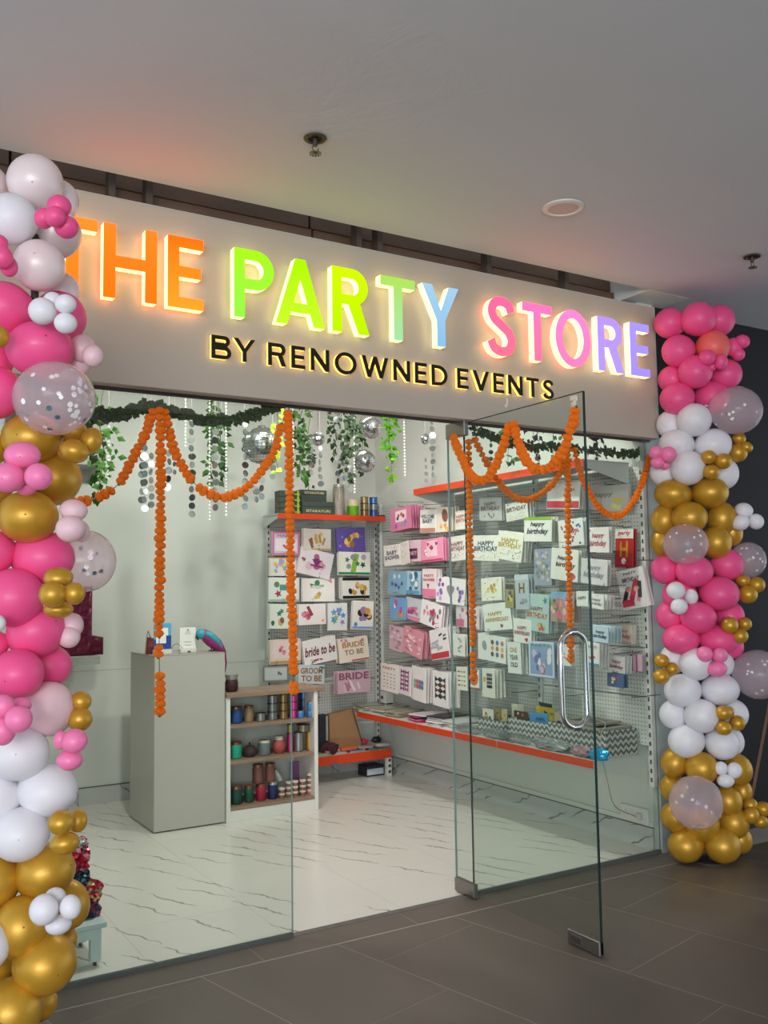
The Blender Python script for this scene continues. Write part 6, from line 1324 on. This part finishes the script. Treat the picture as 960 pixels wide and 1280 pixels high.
# frames lying on the large bin
zb3 = zlo+.151
for k, (y0, y1, x0, x1, lab) in enumerate(((3.93, 4.18, 3.80, 4.05, 'dark photo frame lying on top of the largest chevron bin, lower one'), (4.02, 4.27, 3.83, 4.06, 'dark photo frame lying on top of the largest chevron bin, upper one'))):
    z = zb3+k*.014; t = thing('photo_frame', lab, 'frame', ((x0+x1)/2, (y0+y1)/2, z)); f = .022
    c = MB(); c.box(x0+f, y0+f, z+.003, x1-f, y1-f, z+.006); c.build('backing', mat('frame_backing', '#4a4c50', .3), t)
    for bb in ((x0, y0, x1, y0+f), (x0, y1-f, x1, y1), (x0, y0+f, x0+f, y1-f), (x1-f, y0+f, x1, y1-f)):
        c = MB(); c.box(bb[0], bb[1], z, bb[2], bb[3], z+.013); c.build('frame_bar', mat('pale_frame', '#8f8a7c', .4), t)
pc = [on(0, 3.9, 745, 925)]
c = MB(); P = crom([(3.98, 4.20, zb3+.032), (3.93, 4.05, zb3+.034), (3.84, 3.93, zb3+.03), (3.78, 3.905, zb3-.01), (3.775, 3.897, zlo+.03), (3.80, 3.885, .40), (3.86, 3.90, .27), (4.0, 3.92, .20), (4.09, 3.955, .165)], 8)
c.tube(P, .0028, 6); solo('power_cable', c, mat('beige_cable', '#a59c86', .5), 'beige power cable trailing from the near end of the lower shelf down to the socket', 'cable', smooth='all', base=tuple(P[0]))
# poly bags with foil
m_pf = film_mat('poly_film', '#dfe3e2', 1.4, haze=.14, hazecol='#dfe3e3', rough=.12)
m_foil = mat('silver_foil', '#aab0b2', .22, .75)
for x, y, w, h, cm, lab in ((621, 925, 17, 13, m_pf, 'clear crumpled poly bag in front of the smallest bin'), (645, 931, 19, 12, m_pf, 'clear crumpled poly bag in front of the middle bin'),
                            (690, 938, 23, 15, m_foil, 'shiny silver foil bag on the lower shelf in front of the largest bin'), (729, 946, 12, 13, mat('pink_foil', '#a8848c', .25, .3), 'poly bag of pink and green bits near the end of the lower shelf'),
                            (749, 952, 11, 15, mat('blue_foil', '#1f9ac8', .2, .5), 'bright blue foil bag at the near end of the lower shelf'), (585, 905, 14, 9, m_pf, 'clear crumpled poly bag left of the smallest bin')):
    X = 3.762; q = on(0, X, x, y); D = depth(q); c = MB(); sy2 = abs(on(0, X, x+w, y).y-on(0, X, x-w, y).y)/2; crumple(c, (X, q.y, zlo+.001), .036, sy2, h*D/FPX*.95, x, 2, .42)
    solo('poly_bag', c, cm, lab, 'bag')
# flat stacks at the far part of the lower shelf
rnd = random.Random(31); cols = [('#c9c8c0', 'pale'), ('#8f8c80', 'grey'), ('#b8924a', 'tan'), ('#d4d3cd', 'white'), ('#a8a89e', 'silver grey')]
NW = ('one', 'two', 'three', 'four', 'five', 'six', 'seven', 'eight', 'nine', 'ten')
for gi, (px, n, ca, nm) in enumerate(((462, 4, ('#a8a890', '#9aa08c', '#b5b09c', '#8a8c7c'), 'nearest the corner'), (484, 4, ('#b0aca0', '#a39c88', '#c2bdb0', '#8f8a7a'), 'second from the corner'), (503, 4, ('#b5924a', '#a89c80', '#b8b4a8', '#9c9484'), 'with a tan sleeve'),
                                 (533, 5, ('#c23a72', '#d45a8c', '#3c3c44', '#b0326a', '#cfc9cc'), 'with bright pink sleeves'), (556, 6, ('#d6d5d0', '#c9c9c4', '#e0dfda', '#b8b8b2', '#d0cfca', '#2f3034'), 'of white packs beside the pink ones'), (578, 5, ('#d2d1cc', '#bcbcb6', '#dcdbd6', '#a9a9a3', '#cfceca'), 'of white packs behind the door edge'))):
    Yc_ = on(0, 3.86, px, 892).y
    for k in range(n):
        col = ca[k]; c = MB(); an = rnd.uniform(-.25, .25); dx, dy = .13, .085; ox, oy = rnd.uniform(-.01, .01), rnd.uniform(-.012, .012)
        z = zlo+.001+k*.0115; ps = [(3.885+ox+sx*dx*cos(an)-sy_*dy*sin(an), Yc_+oy+sx*dx*sin(an)+sy_*dy*cos(an)) for sx, sy_ in ((-1, -1), (1, -1), (1, 1), (-1, 1))]
        zt4 = [z+.0095+rnd.uniform(-.002, .001) for _ in ps]
        c.add([(a, b_, z) for a, b_ in ps]+[(a, b_, q) for (a, b_), q in zip(ps, zt4)], [(0, 3, 2, 1), (4, 5, 6, 7), (0, 1, 5, 4), (1, 2, 6, 5), (2, 3, 7, 6), (3, 0, 4, 7)])
        solo('sleeve_pack', c, mat('sleeve_'+col.lstrip('#'), col, .22), 'flat sleeve pack, layer %s up in the stack %s' % (NW[k], nm), 'party pack', 'flat sleeve packs stacked on the lower orange shelf')
p = on(0, 3.97, 481, 874); t = thing('paper_roll', 'white boxy roll with a black round end at the far end of the lower shelf', 'roll', (p.x, p.y, zlo+.05))
zr = on(0, 3.97, 481, 881).z; zr1 = on(0, 3.97, 481, 864).z; hw = wm(6.5, p)
c = MB(); c.bbox(p.x-.02, p.y-hw, zr, p.x+.06, p.y+hw, zr1, .006); c.build('roll_body', mat('white_roll', '#cfcdc6', .5), t)
c = MB(); c.lathe(0, 0, [(.014, 0), (.014, .002)], 16); m_ = c.mesh('roll_end', m_blkl); o = putmesh('roll_end', m_, t, (-.0215, .006, (zr+zr1)/2-zlo-.05+.006), (0, -pi/2, 0))
c = MB(); c.bbox(p.x-.02, p.y-hw, zlo+.0485, p.x+.06, p.y+hw, zr, .001); c.build('roll_base', mat('white_roll', '#cfcdc6', .5), t)
# socket
a, b_ = on(0, XR-.012, 777, 1018), on(0, XR-.012, 811, 1020); z1 = on(0, XR-.012, 790, 1007).z; z0 = on(0, XR-.012, 790, 1026).z
t = thing('wall_socket', 'white double socket and switch plate low on the right wall', 'socket', (XR, (a.y+b_.y)/2, z0))
c = MB(); c.bbox(XR-.022, b_.y, z0, XR, a.y, z1, .003); pl = c.build('plate', mat('white_enamel', '#d9d5cf', .3), t)
yc = (a.y+b_.y)/2; L_ = abs(a.y-b_.y)
c = MB()
for dy, dz in ((0, .012), (-.007, -.006), (.007, -.006)): c.lathe(0, 0, [(.003, 0), (.003, .001)], 8); 
for k, (dy, dz, r_) in enumerate(((L_*.30, .012, .0035), (L_*.36, -.008, .0035), (L_*.24, -.008, .0035))):
    c2 = MB(); q = Vector((XR-.0222, yc+dy, (z0+z1)/2+dz)); c2.disc(q, (0, 1, 0), (0, 0, 1), r_, 10); c2.build('socket_hole', m_slot, pl)
for dy in (.06*L_, -.10*L_):
    c2 = MB(); c2.bbox(XR-.027, yc+dy-.01, (z0+z1)/2-.018, XR-.022, yc+dy+.01, (z0+z1)/2+.018, .002); c2.build('rocker_switch', mat('white_enamel', '#d9d5cf', .3), t)
c2 = MB(); c2.bbox(XR-.05, yc-.32*L_, (z0+z1)/2-.018, XR-.022, yc-.16*L_, (z0+z1)/2+.018, .004); c2.build('plug', mat('white_plug', '#c9c7c0', .4), t)

# ============================================================ LEFT EDGE OF THE SHOP
# back-left rack glimpsed beyond the balloons
rl = thing('display_shelf', 'pale wall shelf glimpsed beside the balloon column, upper left of the back wall', 'shelf', (1.5, YB-.2, 2.0))
a = on(1, 6.55, 127, 582); c = MB(); c.bbox(a.x-.55, 6.55, a.z, a.x, YB, a.z+.07, .003); c.build('shelf_board', mat('pale_grey_board', '#a3a0a0', .4), rl)
c = MB(); c.add([(a.x-.004, 6.56, a.z), (a.x-.004, YB, a.z), (a.x-.004, YB, a.z-.1), (a.x-.004, 6.56, a.z-.02), (a.x, 6.56, a.z), (a.x, YB, a.z), (a.x, YB, a.z-.1), (a.x, 6.56, a.z-.02)], [(0, 3, 2, 1), (4, 5, 6, 7), (3, 7, 6, 2), (0, 4, 7, 3)]); c.build('bracket', m_rack, rl)
a2 = on(1, 6.60, 118, 480); c = MB(); x0 = a2.x-.5
c2 = MB(); n = 24
for k in range(n):
    xx = x0+.5*k/n; c2.box(xx, 6.62+.01*(k % 2), a.z+.075, xx+.5/n-.002, 6.635+.01*(k % 2), 3.09)
solo('sequin_curtain', c2, mat('navy_sequins', '#1c1928', .5, .1, bump=.6, bscale=150, var=.8, vscale=120), 'dark navy sequin curtain hanging at the far left behind the balloons', 'curtain')
# lower shelf with burgundy foil number balloon
a = on(1, 6.45, 124, 821); t = thing('display_shelf', 'clear acrylic shelf at the far left carrying the burgundy foil balloon', 'shelf', (a.x-.2, 6.6, a.z))
c = MB(); c.bbox(a.x-.5, 6.45, a.z-.004, a.x+.005, YB, a.z+.004, .001); c.build('shelf_board', mat('pale_grey_board', '#a3a0a0', .4), t)
c = MB(); c.bbox(a.x-.5, 6.444, a.z-.05, a.x+.005, 6.449, a.z+.003, .001); c.build('front_lip', film_mat('acrylic', '#e3e6e2', 1.45, .3, '#dcdcd8'), t)
q = on(1, 6.6, 122, 818); u_ = depth(q)/FPX; G = glyph('1', .8, .2); Hh = 78*u_; xq = q.x-.84*Hh*.82
mb = MB(); sx = Hh*.95; V_, F_ = fill2d([[(x*1.0, y) for x, y in G[0]]], .06, .075)
mb.add([(xq+x*sx*.95, 6.62+z*Hh*1.0, a.z+.004+(y+.075)*Hh*.95) for x, y, z in V_], F_)
solo('foil_number_balloon', mb, mat('burgundy_foil', '#5c0f2c', .22, .45, bump=1.2, bscale=22), 'burgundy foil balloon shaped like the digit one, standing on the acrylic shelf', 'balloon', smooth='all')
# mint stool with foil wrapped bundles
sxx, syy = on(2, 0, 117, 1217).x, 4.02
s0 = on(1, 3.93, 134, 1152); zt_ = s0.z
t = thing('stool', 'small pale mint stool standing just inside the glass behind the left balloons', 'stool', (s0.x-.17, 4.08, 0))
m_mint = mat('pale_mint_paint', '#b5c4bc', .5, var=.1, vscale=20)
c = MB(); c.bbox(s0.x-.34, 3.93, zt_-.022, s0.x, 4.23, zt_, .003); c.build('seat', m_mint, t)
c = MB(); c.bbox(s0.x-.32, 3.94, zt_-.062, s0.x-.03, 3.952, zt_-.022, .001); c.build('apron', m_mint, t)
for x in (s0.x-.33, s0.x-.062):
    for y in (3.938, 4.18):
        c = MB(); c.bbox(x, y, .018, x+.042, y+.042, zt_-.023, .003); lg = c.build('leg', m_mint, t)
        c = MB(); c.lathe(x+.021, y+.021, [(.008, 0), (.008, .012), (.014, .018)], 10); c.build('foot_stud', mat('dark_stud', '#4a4c4a', .5), lg)
rnd = random.Random(77)
def bundle(x, y, r, c1, c2, lab, z0):
    q = on(1, 4.0, x, y); R = r*depth(q)/FPX; mb = MB(); bm = bmesh.new(); bmesh.ops.create_icosphere(bm, subdivisions=3, radius=1)
    for v in bm.verts:
        k = 1+rnd.uniform(-.22, .30); v.co = Vector((q.x+v.co.x*R*k, 4.06+v.co.y*R*k*.9, max(z0, q.z+v.co.z*R*k)))
    n = len(bm.faces); mb.frombm(bm); mb.m = [1 if random.Random(i//5+int(x)).random() < .35 else 0 for i in range(len(mb.f))]
    solo('foil_bundle', mb, [mat('foil_'+c1.lstrip('#'), c1, .18, .7), mat('foil_'+c2.lstrip('#'), c2, .15, .7)], lab, 'gift bundle')
bundle(108, 1143, 20, '#3a3450', '#8a2038', 'dark blue and red foil wrapped bundle, lowest on the mint stool', zt_+.001)
bundle(117, 1120, 14, '#a81c34', '#b0a070', 'red and gold foil wrapped bundle in the middle of the heap on the stool', zt_+.02)
bundle(104, 1099, 11, '#34505c', '#50707c', 'teal foil wrapped bundle between the red ones', zt_+.05)
bundle(100, 1078, 16, '#b01830', '#d08090', 'bright red foil wrapped bundle near the top of the heap', zt_+.08)
bundle(105, 1060, 9, '#c9ccd2', '#9a2038', 'silver and red foil bundle on top of the heap', zt_+.1)
bpy.context.view_layer.update()
